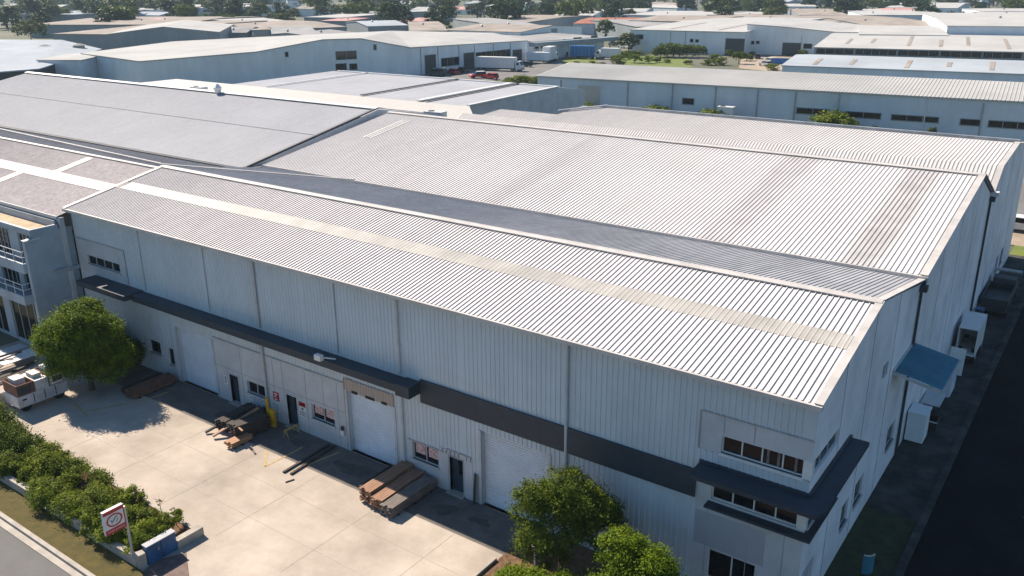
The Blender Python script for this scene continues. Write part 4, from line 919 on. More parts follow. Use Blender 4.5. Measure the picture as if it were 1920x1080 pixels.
m_ = MB(); m_.box(-126, 70.5, 9.3, -66.6, 84, 9.5); strip(m_, (-66.6, 84, 9.4), (-56.6, 72.4, 9.9), (-8, -3, 0), .15); m_.build('gutter_walk', 'rollercream', t)
m_ = MB(); m_.face([(-66.7, 70, 0), (-66.7, 84, 0), (-67.4, 105.4, 0), (-67.6, 113, 0), (-67.6, 113, 8.6), (-67.4, 105.4, 9.6), (-66.7, 84, 9.5), (-66.7, 70, 9.4)]); m_.face([(-112, 113, 0), (-67.6, 113, 0), (-67.6, 113, 8.6), (-112, 113, 8.6)]); m_.face([(-126, 70.6, 0), (-66.7, 70.6, 0), (-66.7, 70.6, 9.3), (-126, 70.6, 9.3)]); m_.face([(-126, 70.6, 0), (-126, 84, 0), (-126, 84, 9.3), (-126, 70.6, 9.3)]); m_.build('wall', 'wallsm', t)
m_ = MB(); m_.box(-93, 73.5, 9.5, -92.2, 74.2, 10.0); m_.build('roof_vent', 'gutter', t)
def acunit(label, p, rz=0, s=1.):
    t = thing('air_conditioner', label, 'air conditioner', p, None, rz or 1e-6); MB().box(-.9*s, -.5*s, .1, .9*s, .5*s, .9*s).build('housing', 'white', t)
    MB().cyl((-.4*s, 0, .9*s), (-.4*s, 0, .95*s), .3*s, n=12).build('fan_grille', 'darkmetal', t); MB().box(-.8*s, -.4*s, 0, .8*s, .4*s, .1).build('base', 'darkmetal', t)
acunit('cream rooftop air conditioner box on the gutter walk at upper left', (-105, 73.2, 9.52), .1, 1.2)
acunit('white air conditioner beside the ridge of the ribbed roof', (-60.5, 70.5, 9.9), .1, 1.2)
acunit('long white air conditioner unit below the blue grey shed wall', tuple(G(1352, 214, 0).xy*.9)+(0,), .05, 1.6) if 0 else None
0 and shed('small grey roofed annex left of the panelled blue grey roof', (330, 158), (430, 152), 9, (520, 136), .4, wm='wallfg', rm='roofblue')

# long blue grey shed on the right
D_OPS = [('r', 1086, 161, 1123, 203), ('w', 1280, 184, 1301, 196), ('w', 1494, 202, 1555, 216), ('w', 1587, 209, 1651, 223), ('w', 1672, 215, 1759, 230), ('w', 1801, 223, 1838, 236), ('w', 1854, 226, 1935, 243),
         ('p', 1052, 150, 1052, 190), ('p', 1178, 152, 1178, 200), ('p', 1262, 158, 1262, 205), ('p', 1343, 163, 1343, 205), ('p', 1422, 168, 1422, 215), ('p', 1493, 172, 1493, 220), ('p', 1575, 176, 1575, 220), ('pw', 1743, 186, 1730, 245), ('p', 1845, 194, 1840, 250)]
t = shed('long pale blue shed with a row of dark strip windows at right', (1008, 142), (2050, 197), 7, (1140, 121), 1.3, wm='wallfb', rm='rooffw', ops=D_OPS, ribs=.55)
DP0, DP1 = G(1008, 142, 7), G(2050, 197, 7)
shed('white roofed shed with brown roof strips and dark blue wall at right edge', (1467, 122), (2000, 141), 6.5, (1505, 103), 1., wm='wallfb', rm='rooffb', strips=6)
shed('cream roofed shed with a long dark glazed wall at right', (1527, 88), (2000, 99), 6.5, (1610, 64), 1.3, wm='wallfg', rm='rooffw', strips=7, ops=[('w', 1531, 91, 1600, 102), ('w', 1604, 92, 1680, 104), ('w', 1684, 94, 1760, 106), ('w', 1764, 96, 1840, 108), ('w', 1844, 98, 1915, 110)])
shed('white sloping roof rising behind the cream roofed shed', (1612, 64), (1778, 66), 8, (1640, 51), .7, wm='wallfw', rm='rooffw')
shed('dark blue walled hall at the right edge beyond the cream roof', (1777, 48), (2000, 50), 10, (1830, 30), .8, wm='wallfb', rm='rooffw', vents=1)
shed('white walled shed with black doorway left of the tall wing', (1182, 55), (1396, 60), 7.5, (1300, 38), .8, wm='wallfw', rm='rooffw', strips=2,
     ops=[('d', 1361, 72, 1395, 97), ('w', 1193, 65, 1206, 73), ('w', 1294, 73, 1300, 79), ('w', 1304, 74, 1310, 79), ('p', 1258, 60, 1258, 90), ('p', 1286, 58, 1286, 90)])
P0 = G(1397, 101); P1 = G(1640, 110)
t = shed('tall white wing with sloping parapet and black doorway', (1397, 101), (1640, 110), 9, W=46, mode='v', z0=0, prof=[(0, Zp(P0, 45)), (.3, Zp(P0.lerp(P1, .3), 50)), (.7, Zp(P0.lerp(P1, .7), 60)), (1, Zp(P1, 61))], wm='wallfw', rm='rooffw',
         ops=[('d', 1468, 80, 1500, 104), ('w', 1507, 82, 1522, 91), ('w', 1404, 77, 1414, 83), ('w', 1418, 77, 1424, 82), ('p', 1504, 66, 1504, 100)])

# big white complex at upper left, built from its surveyed corners
B_ = G(262, 115, 7); a_ = G(152, 100, 7); E_ = G(772, 143, 0); F_ = G(989, 116, 0)
def onwall(px, py, P, Q): u, z = plane_hit(P, Q, px, py); p = P.xy+(Q-P).xy.normalized()*u; return Vector((p.x, p.y, z))
E_.z = 0; zE = Zp(E_, 89); zF = Zp(F_, 76)
c1 = onwall(480, 97, B_, E_); c2 = onwall(605, 74, B_, E_); c3 = onwall(676, 72, B_, E_)
top = [Vector((*a_.xy, 7)), Vector((*B_.xy, 7)), c1, c2, c3, Vector((*E_.xy, zE)), Vector((*F_.xy, zF)), G(925, 62, 8), G(735, 58, 9), G(480, 70, 8.5), G(325, 78, 7.8)]
def complex_(label, top, roofs, wm, rm, ops=()):
    t = thing('warehouse', label, 'building', (top[0].x, top[0].y, 0)); m_ = MB(); n = len(top)
    for i in range(n):
        p, q = top[i], top[(i+1) % n]; m_.face([(p.x, p.y, 0), (q.x, q.y, 0), tuple(q), tuple(p)])
    m_.build('wall', wm, t); m_ = MB()
    for r_ in roofs: m_.face([(top[i].x, top[i].y, top[i].z+.06) for i in r_])
    for i in range(n):
        p, q = top[i], top[(i+1) % n]; d = (q-p).xy.normalized(); s_ = Vector((d.y, -d.x, 0))*.15
        m_.face([tuple(p+s_-Vector((0, 0, .2))), tuple(q+s_-Vector((0, 0, .2))), tuple(q+s_+Vector((0, 0, .06))), tuple(p+s_+Vector((0, 0, .06)))])
        m_.face([tuple(p+Vector((0, 0, .06))), tuple(q+Vector((0, 0, .06))), tuple(q+s_+Vector((0, 0, .06))), tuple(p+s_+Vector((0, 0, .06)))])
    m_.build('roof', rm, t)
    return t
t = complex_('big white roofed warehouse with open truck doors at upper left', top, [(0, 1, 2, 9, 10), (2, 3, 9), (3, 4, 8, 9), (4, 5, 6, 7, 8)], 'wallfw', 'rooffw')
def wall_items(t, P0, P1, items):
    e = (P1-P0).xy; r_ = bpy.data.objects.new('facade', None)
    A = Matrix.Translation((P0.x, P0.y, 0)) @ Matrix.Rotation(math.atan2(e.y, e.x), 4, 'Z')
    bpy.data.objects.remove(r_)
    before = set(COL.objects); openings(None, P0, P1, items)
    loc = Matrix.Translation(-ORG[t.name])
    for o in set(COL.objects)-before:
        if o.parent is None:
            o.data.transform(loc @ A); o.parent = t
            for ch in o.children: ch.data.transform(loc @ A)
wall_items(t, B_, E_, [('w', 629, 97, 669, 110), ('w', 629, 120, 650, 131), ('w', 655, 120, 670, 130), ('w', 534, 98, 541, 106), ('w', 700, 84, 706, 93)])
wall_items(t, E_, F_, [('d', 796, 104, 818, 140), ('w', 827, 110, 861, 121), ('d', 869, 100, 889, 136), ('w', 892, 99, 957, 106), ('d', 961, 94, 978, 119), ('p', 790, 90, 790, 140), ('p', 822, 88, 822, 138), ('p', 861, 86, 861, 130), ('p', 890, 84, 890, 130), ('p', 925, 82, 925, 125), ('p', 957, 80, 957, 122)])
shed('low front wing of the big white warehouse at upper left', (70, 112), (152, 112), 6.5, (110, 103), .3, wm='wallfw', rm='rooffw')
lt = [G(-80, 141, 5.5), G(73, 129, 5.5), G(190, 92, 5.5), G(115, 75, 7.5), G(-90, 74, 7.5)]
t = complex_('curved pale roof with two domed vents at the left edge', lt, [(0, 1, 3, 4), (1, 2, 3)], 'gutdark', 'rooffb')
pn = (lt[1]-lt[0]).cross(lt[4]-lt[0])
def onroof(x, y, up=0.):
    d = Vector(ray(x, y)); o = Vector((0, 0, CAM_H)); return o+d*((lt[0]-o).dot(pn)/d.dot(pn))+Vector((0, 0, .08+up))
for q in ((84, 90), (148, 88)):
    p = onroof(*q); MB().cyl(p-Vector((0, 0, .3)), p+Vector((0, 0, .4)), 1.7, 1.5, 12).cyl(p+Vector((0, 0, .4)), p+Vector((0, 0, .9)), 2.0, .6, 12).build('domed_vent', 'rooffg', t)
mp = [onroof(x, y) for x, y in ((-60, 112), (-10, 118), (48, 115), (74, 110), (64, 103), (20, 96), (-60, 96))]
MB().face(mp).build('moss_patch', 'moss', t)
P0 = G(200, 64, 7); P1 = G(412, 60, 7)
shed('white roofed warehouse with long slate blue side beyond the big tree', (200, 64), (412, 60), 7, W=60, mode='v', prof=[(0, 7), (.5, Zp(P0.lerp(P1, .5), 50)), (1, 7)], wm='wallfg', rm='rooffw')
shed('pale front wing joined to the slate blue sided warehouse', (98, 63), (200, 64), 6.8, (120, 45), .6, wm='wallfg', rm='roofft')
FAR = [
 ('long grey pink roof behind the white warehouse at upper left', (55, 46), (325, 46), 6, (150, 34), 1, 'wallfg', 'roofft'),
 ('small pink gabled shed beside the yellow green trees', (320, 40), (345, 38), 6, (335, 31), 1.4, 'wallfg', 'pink'),
 ('grey gabled house roof behind the round bush', (415, 61), (462, 61), 5, (440, 50), 1.8, 'wallfg', 'rooffg'),
 ('white gabled shed between dark trees at upper left', (447, 42), (535, 38), 6, (490, 33), .8, 'wallfg', 'rooffw'),
 ('wide tan roof behind the bright green tree', (475, 56), (650, 50), 6, (560, 41), .8, 'wallfg', 'roofft'),
 ('grey gable ended shed right of the bright green tree', (520, 68), (600, 66), 6, (560, 50), 1.2, 'wallfb', 'rooffg'),
 ('slate gabled shed behind the white warehouse ridge', (612, 71), (690, 64), 6, (660, 52), 1.3, 'wallfg', 'rooffg'),
 ('teal hipped roof before the pink roof', (690, 49), (765, 47), 6, (735, 38), 1.2, 'wallfg', 'rooffb'),
 ('pink tiled roof among trees at upper centre', (745, 40), (790, 40), 5, (765, 33), 1, 'wallfg', 'pink'),
 ('broad tan flat roof right of the teal roof', (770, 58), (838, 57), 7, (800, 45), .6, 'wallfg', 'roofft'),
 ('blue walled hall with low arched roof at upper centre', (834, 56), (975, 60), 7, (880, 44), 1.2, 'wallfb', 'roofft'),
 ('pale roof stretching behind the arched hall', (860, 40), (985, 42), 6, (920, 30), .8, 'wallfg', 'roofft'),
 ('grey roofed block left of the balcony building', (955, 56), (1045, 54), 7, (1000, 39), .6, 'wallfg', 'rooffg'),
 ('long terracotta roofed hall in the middle distance', (1075, 44), (1228, 44), 5, (1150, 33), 2, 'wallfb', 'terra'),
 ('tan roof directly behind the terracotta hall', (1180, 38), (1330, 41), 7, (1250, 29), 1, 'wallfg', 'roofft'),
 ('low grey shed between terracotta hall and white walled shed', (1195, 50), (1290, 48), 6, (1240, 37), .8, 'wallfg', 'rooffg'),
 ('long white roof before the far trees, centre right', (1165, 27), (1345, 32), 6, (1250, 21), .8, 'wallfb', 'rooffw'),
 ('white roof between two dark trees, centre right', (1408, 35), (1510, 34), 6, (1450, 24), .8, 'wallfg', 'rooffw'),
 ('tan roof right of the white sloping parapet', (1480, 42), (1600, 40), 7, (1540, 29), .6, 'wallfg', 'roofft'),
 ('white long roof on a blue hall at upper right', (1620, 28), (1775, 28), 7, (1700, 21), .6, 'wallfb', 'rooffw'),
 ('wide tan roof in front of the blue hall at upper right', (1640, 49), (1790, 48), 7, (1700, 33), .8, 'wallfg', 'roofft'),
 ('pinkish white far roof at upper right', (1660, 14), (1795, 15), 7, (1720, 6), 1, 'wallfb', 'rooffw'),
 ('pink roofs row at upper right', (1665, 21), (1740, 21), 6, (1700, 15), 1, 'wallfb', 'pink'),
 ('pale stepped roof at the right edge, nearer row', (1840, 29), (1990, 30), 7, (1880, 23), .6, 'wallfb', 'rooffw'),
 ('pale stepped roof at the right edge, farther row', (1845, 21), (1990, 21), 7, (1880, 16), .6, 'wallfb', 'rooffw'),
 ('white roof left of the bronze tree', (1610, 22), (1660, 22), 6, (1630, 17), .8, 'wallfb', 'rooffw'),
 ('flat white roof row at centre right horizon', (1450, 12), (1530, 12), 7, (1490, 7), .8, 'wallfb', 'rooffw'),
 ('tan tiled roof area at centre right', (1500, 28), (1590, 28), 6, (1540, 18), 1, 'wallfg', 'roofft'),
 ('white far roof right of the dark round tree', (1035, 30), (1110, 30), 6, (1070, 22), .8, 'wallfb', 'rooffw'),
 ('long white roof strip beyond the round tree', (1120, 22), (1210, 22), 6, (1160, 16), .8, 'wallfb', 'rooffw'),
 ('white roof at upper left among the far trees', (230, 18), (300, 18), 7, (260, 9), 1, 'wallfb', 'rooffw'),
 ('white far roof strip at upper left', (310, 14), (425, 15), 7, (360, 9), .8, 'wallfb', 'rooffw'),
 ('wide grey far roof at upper left', (35, 26), (140, 27), 6, (80, 16), .8, 'wallfg', 'rooffb'),
 ('white roof left of the pink strip, upper centre', (570, 32), (640, 33), 6, (600, 21), .8, 'wallfg', 'rooffw'),
 ('pinkish low roof at upper centre', (600, 39), (650, 39), 5, (625, 33), .8, 'wallfg', 'pink'),
]
for lb, TL, TR, h_, rp, ri, wm, rm in FAR:
    shed(lb, TL, TR, h_, rp, ri, wm=wm, rm=rm, vents=1, hip=6 if rm in ('terra', 'pink') else 0)
# two storey block with long balcony
HB = Zp(G(1000, 112), 78)
t = shed('pale two storey block with a long grey balcony slab', (1000, 112), (1132, 100), HB, (1045, 54), .5, z0=0, wm='wallfw', rm='rooffg', ops=[('w', 1003, 80, 1018, 90), ('w', 1022, 79, 1028, 86), ('w', 1040, 76, 1043, 83), ('w', 1056, 74, 1060, 80), ('w', 1075, 71, 1090, 78), ('w', 1108, 68, 1120, 76)])
L_ = (G(1132, 100)-G(1000, 112)).length; zb = Zp(G(1000, 114), 88)
bx('balcony_slab', 'wallfg', t, -2, -3, zb, L_+4, -.1, zb+1.2)
for k in range(6): bx('balcony_post', 'white', t, k*L_/5, -2.8, 0, k*L_/5+.4, -2.4, zb)

# ------------------------------------------------------------------ far tree prototypes and copies
def proto(kind, mt, seed, n=1900, wide=.45, lo=.22):
    rg = random.Random(seed); root = bpy.data.objects.new('tree', None); COL.objects.link(root)
    lobs = [(0, 0, lo+.33, wide*.85, wide*.85, .36)]
    for k in range(6):
        a = k*1.05+rg.random(); r_ = wide*.55; lobs.append((r_*math.cos(a), r_*math.sin(a), lo+.06+.44*rg.random(), wide*rg.uniform(.4, .6), wide*rg.uniform(.4, .6), rg.uniform(.18, .28)))
    o = leaves('crown', lobs, n, .05, mt, root, seed, .25, 30)
    m_ = MB(); m_.cyl((0, 0, 0), (0, 0, .5), .028, .018, 6)
    for k in range(3): a = k*2.1; m_.cyl((0, 0, .35), (.2*math.cos(a), .2*math.sin(a), .6), .014, .006, 5)
    m_.build('trunk', 'bark', None).parent = root
    return root
PR = {'A': proto('A', 'leafA', 101), 'B': proto('B', 'leafB', 102), 'C': proto('C', 'leafC', 103, wide=.5), 'D': proto('D', 'leafD', 104), 'R': proto('R', 'leafR', 105),
      'W': proto('W', 'leafC', 106, 3200, .85, .28), 'T': proto('T', 'leafD', 107, 1400, .26, .2), 'S': proto('S', 'leafY', 108, 2400, .5, -.02), 'H': proto('H', 'leafB', 109, 2600, .5, .0)}
TF = {k: max(v.co.z for v in [c for c in r.children if c.name.startswith('crown')][0].data.vertices)*.97 for k, r in PR.items()}
USED = set()
def put(kind, p, h_, label, group=None, name='tree', sx=1., cat=None):
    if kind not in USED: USED.add(kind); r = PR[kind]
    else: r = copy_tree(PR[kind]); [r.pop(k, None) for k in ('group',)]
    h_ = h_/TF[kind]; r.name = name; r.location = p; r.scale = (h_*sx, h_*sx, h_); r.rotation_euler = (0, 0, random.random()*6.28)
    tag(r, label, cat or name, group)
    return r
def ptree(px, py, hp, kind, label, sx=1., name='tree', group=None):
    P = G(px, py); h_ = max(.8, Zp(P, py-hp)); put(kind, (P.x, P.y, 0), h_, label, group, name, sx)
TREES = [
 (60, 80, 45, 'W', 'spreading dark fig tree at the left edge, nearer one'), (12, 52, 44, 'W', 'spreading dark tree at the top left corner, behind the nearer fig'),
 (407, 80, 24, 'A', 'round olive bush tree before the grey gabled house', 1.5), (505, 76, 28, 'A', 'bright green tree before the slate wall', 1.1),
 (300, 38, 24, 'D', 'dark tree left of the small pink shed', 1.2), (385, 50, 26, 'A', 'yellow green tree right of the small pink shed'), (405, 46, 24, 'D', 'dark tree between yellow green ones'), (432, 56, 30, 'B', 'leafy tree with lower shrubs above the grey gable'), (420, 48, 24, 'A', 'yellow green tree behind the leafy one'),
 (450, 34, 20, 'D', 'dark tree above the grey gabled house'), (470, 34, 24, 'D', 'dark tree second left of the tallest one'), (498, 34, 24, 'D', 'dark tree left of the tallest one'), (529, 38, 37, 'D', 'tallest dark tree at upper left'), (552, 42, 29, 'C', 'olive rounded tree right of the tallest one', 1.1),
 (725, 40, 24, 'C', 'dark tree above the teal hipped roof', 1.2), (758, 28, 21, 'D', 'dense dark tree above the pink roof', 1.2), (787, 29, 19, 'D', 'narrow dark tree right of the dense one'), (664, 32, 20, 'D', 'round dark tree at upper centre left', 1.2), (622, 30, 14, 'D', 'small dark tree right of the white roof'), (835, 36, 20, 'B', 'green tree by the tan roofs', 1.1), (812, 34, 14, 'C', 'olive tree by the tan roofs'),
 (943, 39, 6, 'C', 'low bush row on the pale roof line', 2.5), (1012, 39, 31, 'C', 'big dark round tree at upper centre', 1.15), (988, 38, 12, 'B', 'low green tree at the foot of the big round one', 1.6), (1048, 42, 16, 'C', 'grey green tree right of the big round one', 1.3),
 (1108, 60, 24, 'C', 'olive tree left of the pair before the terracotta hall'), (1135, 74, 40, 'C', 'taller olive tree of the pair before the terracotta hall'), (1152, 84, 16, 'D', 'dark shrub behind the olive pair', 1.2),
 (1128, 30, 11, 'D', 'round tree above the terracotta hall', 1.4), (1095, 31, 7, 'C', 'bushy tree above the terracotta hall at left', 2), (1178, 24, 14, 'B', 'green domed tree above the white roofs', 1.3),
 (1178, 99, 40, 'C', 'olive tree nearest the white truck', 1.1), (1220, 97, 33, 'A', 'yellow green tree before the white walled shed'),
 (1362, 34, 18, 'B', 'dark bushy tree at centre right, left of two', 1.3), (1405, 33, 18, 'B', 'dark bushy tree at centre right, right of two', 1.3), (1300, 24, 14, 'D', 'dark tree behind the long white roof', 1.3), (1565, 33, 13, 'B', 'domed green tree right of centre', 2), (1500, 32, 8, 'D', 'small dark round tree on the tan roof line', 1.3), (1603, 27, 12, 'R', 'bronze tree above the tan roofs', 1.2),
 (1782, 43, 23, 'R', 'bronze leaved tree at upper right, left of the pair', 1.0), (1803, 43, 22, 'R', 'bronze leaved tree at upper right, right of the pair', .9), (1832, 28, 18, 'D', 'dark tree left of the stepped roofs'), (1795, 18, 13, 'D', 'dark tree before the pinkish far roof'), (1765, 15, 10, 'D', 'dark tree at the right end of the pinkish roof'),
]
for q in TREES: ptree(*q[:5], *(q[5:] or ()))
BUSH = [
 (975, 165, 26, 'S', 'bush at the left end of the pale shed', 1.4), (948, 163, 14, 'S', 'low bush beside the red car', 1.8), (1160, 122, 22, 'S', 'bush at the end of the pale shed roof', 1.1), (1190, 118, 17, 'A', 'leafy bush before the lawn, left one', 1.8), (1215, 119, 15, 'A', 'leafy bush before the lawn, right one', 1.6), (1062, 125, 8, 'S', 'little bush on the verge by the trucks', 1.2), (1110, 122, 9, 'S', 'little bush at the lawn corner', 1.2),
 (1328, 122, 12, 'S', 'low bush left of the driveway gate', 1.8), (1352, 122, 16, 'S', 'bush in the middle of the driveway bed', 1.2), (1385, 120, 24, 'B', 'dark bush at the right end of the driveway bed', 1.1), (1366, 106, 14, 'A', 'yellow bush before the black doorway', 1.2), (1449, 132, 14, 'S', 'bush beside the blue bin at right', 1.4), (1503, 106, 14, 'S', 'dry bush before the black doorway of the tall wing', 1.1), (1265, 95, 10, 'R', 'small bare tree before the white walled shed', 1.), (1342, 96, 20, 'D', 'dark narrow shrub by the white walled shed', .8),
 (275, 84, 10, 'C', 'small bare tree by the slate blue side', 1.5), (595, 137, 8, 'D', 'small dark shrub at the foot of the white warehouse', 1.2), (660, 138, 6, 'D', 'dark shrub right of the small one by the white warehouse', 1.2)]
for q in BUSH: ptree(*q[:5], *(q[5:] or ()), name='shrub')
for px, ty, k, lb, sx in ((1565, 204, 'S', 'rounded yellow green bush against the strip windows', 1.25), (1334, 202, 'S', 'dark bush between the pale shed and roof gutter', 1.3), (1352, 204, 'B', 'second dark bush right beside the white unit', .9), (1228, 195, 'S', 'small yellow green bush along the pale shed', 1.2), (1103, 189, 'S', 'small dark bush at the cream roller door', .9), (1640, 234, 'C', 'dry twiggy bush left of the white pipe', .6), (1748, 236, 'C', 'dry little bush right of the white pipe', .6)):
    u, _z = plane_hit(DP0, DP1, px, ty); ud = (DP1-DP0).xy.normalized(); P = DP0.xy+ud*u+Vector((ud.y, -ud.x))*2.6
    for _ in range(6):
        e_ = px-(960+FPX*(CM @ np.array([P.x, P.y, 2-CAM_H]))[0]/(CM @ np.array([P.x, P.y, 2-CAM_H]))[2]); P = P+ud*e_*.08
    put(k, (P.x, P.y, 0), Zp(P, ty), lb, None, 'shrub', sx)
u, _z = plane_hit(DP0, DP1, 1355, 210); P = DP0.xy+(DP1-DP0).xy.normalized()*(u+1)
acunit('long white air conditioner unit below the pale shed wall', (P.x+.6, P.y-2.6, 2.6), .05, 1.5)
bx('stand', 'darkmetal', [o for o in COL.objects if o.get('label', '').startswith('long white air')][0], -1.2, -.6, -2.6, 1.2, .6, 0)
XB = [(1170, 108, 14), (1185, 106, 12), (1200, 104, 10), (1232, 117, 9), (1250, 118, 8), (1290, 121, 9), (1340, 112, 12), (1400, 114, 14), (1000, 160, 18), (955, 158, 14), (930, 160, 10), (1128, 128, 12), (1080, 121, 7), (1180, 88, 10), (1245, 90, 9), (1320, 97, 9), (1410, 104, 8), (1530, 104, 8)]
for i, (x, y, hh) in enumerate(XB): ptree(x, y, hh, 'SH'[i % 2], f'low yard shrub, {ORD[i]} of the loose scatter around the lawn and service yard', 1.5, 'shrub')
for i, x in enumerate(range(1238, 1312, 12)): ptree(x, 108-(i % 2), 24+(i*5) % 6, 'H', f'dense hedge tree behind the metal fence, {ORD[i]} from the left of its row', 1.1, 'shrub', 'hedge trees behind the metal fence')
rg = random.Random(77)
MARKS = [(130, 'the left edge'), (300, 'the pink roofed long shed'), (420, 'the small pink gabled shed'), (540, 'the tallest dark tree'), (660, 'the white gabled shed'), (760, 'the teal hipped roof'), (860, 'the tan flat roof'), (960, 'the arched hall'), (1060, 'the big round tree'), (1160, 'the terracotta hall, left half'), (1260, 'the terracotta hall, right half'), (1380, 'the white walled shed'), (1480, 'the two dark bushy trees'), (1600, 'the tall white wing'), (1700, 'the blue hall'), (1800, 'the bronze trees'), (1900, 'the stepped pale roofs'), (9999, 'the right edge')]
SECT = {}
def sector(px, obj, what): SECT.setdefault((what, next(m for e, m in MARKS if px < e)), []).append((px, obj))
def label_sectors():
    for (what, m), l in SECT.items():
        for i, (px, o) in enumerate(sorted(l, key=lambda q: q[0])): o['label'] = f'{what} beyond {m}, {ORD[i]} from the left there'
def az(px): return YAW+math.atan((px-960)/FPX)
for i in range(270):
    px = rg.uniform(-60, 1980); d = rg.choice((rg.uniform(430, 640), rg.uniform(560, 900), rg.uniform(600, 1050))); a = az(px); s_ = d/math.cos(a-YAW)
    kk = rg.choice('DDDCBT')
    o = put(kk, (s_*math.sin(a), s_*math.cos(a), 0), rg.uniform(9, 17), 'dark tree in the hazy suburb before the hills', 'trees in the hazy suburb', 'tree', rg.uniform(.9, 1.4)); sector(px, o, {'D': 'dark hazy tree', 'C': 'olive hazy tree', 'B': 'green hazy tree', 'T': 'slender hazy tree'}[kk])
for i in range(46):
    px = rg.uniform(-60, 1980); d = rg.uniform(560, 1150); a = az(px); s_ = d/math.cos(a-YAW); P = Vector((s_*math.sin(a), s_*math.cos(a), 0))
    t = thing('house', 'small pale roofed building among the hazy suburb trees', 'building', P, 'buildings in the hazy suburb', rg.uniform(-.4, .4)-.3)
    L_, W_, H_ = rg.uniform(14, 46), rg.uniform(12, 22), rg.uniform(3.5, 6); m_ = MB()
    m_.box(0, 0, 0, L_, W_, H_); m_.build('wall', rg.choice(('wallfb', 'wallfw', 'wallfg')), t)
    m_ = MB(); m_.face([(-.3, -.3, H_+.02), (L_+.3, -.3, H_+.02), (L_+.3, W_/2, H_+1.8), (-.3, W_/2, H_+1.8)]).face([(-.3, W_/2, H_+1.8), (L_+.3, W_/2, H_+1.8), (L_+.3, W_+.3, H_+.02), (-.3, W_+.3, H_+.02)])
    for x in (0, L_): m_.face([(x, 0, H_), (x, W_, H_), (x, W_/2, H_+1.75)])
    rr_ = rg.choice(('rooffw', 'rooffw', 'roofft', 'rooffg', 'pink', 'rooffb')); m_.build('roof', rr_, t)
    sector(px, t, {'rooffw': 'white roofed', 'roofft': 'tan roofed', 'rooffg': 'grey roofed', 'pink': 'pink roofed', 'rooffb': 'blue roofed'}[rr_]+' far building')
label_sectors()
# far wood that reads as one mass, and the hills behind
lob = []
for i in range(1500):
    px = rg.uniform(-150, 2080); d = 780+1400*rg.random()**1.2; a = az(px); s_ = d/math.cos(a-YAW); r_ = rg.uniform(4, 8)
    lob.append((s_*math.sin(a), s_*math.cos(a), r_*.8+max(0, (d-1200)*.03), r_, r_, r_*.9))
tag(leaves('far_woodland', lob, 90000, 1.0, 'leafD', None, 91, .1, 30), kind='stuff')
nx, ny = 90, 30; vv, ff = [], []
for j in range(ny):
    for i in range(nx):
        a = R(-80)+R(90)*i/(nx-1); d = 1150+2600*j/(ny-1)
        z = (d-1150)*.022+18*math.sin(a*7+j*.2)*j/ny+12*math.sin(a*17+2)*j/ny-1
        vv.append((d*math.sin(a), d*math.cos(a), max(-1, z) if j else -1))
for j in range(ny-1):
    for i in range(nx-1): ff.append((j*nx+i, (j+1)*nx+i, (j+1)*nx+i+1, j*nx+i+1)[::-1])
M['hill'] = mat('wooded_hill', (.06, .085, .045), .95, .35, .03, rgb2=(.025, .04, .025), bump=1, bscale=.1)
me = bpy.data.meshes.new('hills'); me.from_pydata(vv, [], ff); me.materials.append(M['hill']); o = bpy.data.objects.new('hills', me); COL.objects.link(o); tag(o, kind='structure')

# ------------------------------------------------------------------ mid distance ground, fence, vehicles
def gpoly(name, m, pts, z): psheet(name, m, [G(*p) for p in pts], z)
gpoly('service_yard', 'asphaltf', [(760, 150), (930, 170), (1060, 140), (1180, 112), (1050, 98), (980, 96), (770, 128)], .0)
gpoly('lawn', 'grassg', [(1052, 118), (1120, 118), (1120, 104), (1060, 108)], .03)
gpoly('lawn_far', 'grassg', [(1160, 124), (1300, 127), (1290, 108), (1165, 100)], .03)
gpoly('lawn_strip', 'mark' if 0 else 'moss', [(880, 156), (960, 165), (960, 157), (880, 150)], .03)
gpoly('driveway', 'dirt', [(1385, 128), (1500, 140), (1560, 112), (1400, 103), (1390, 112)], .02)
t = thing('metal_fence', 'grey picket fence before the hedge row in the middle distance', 'fence', tuple(G(1200, 108)))
a = G(1200, 106); b = G(1345, 112); m_ = MB(); n_ = 60
for k in range(n_+1): p = a.lerp(b, k/n_); m_.cyl(p, p+Vector((0, 0, 1.7)), .05, n=4)
m_.cyl(a+Vector((0, 0, 1.6)), b+Vector((0, 0, 1.6)), .04, n=4); m_.cyl(a+Vector((0, 0, .3)), b+Vector((0, 0, .3)), .04, n=4); m_.build('pickets', 'chrome', t)
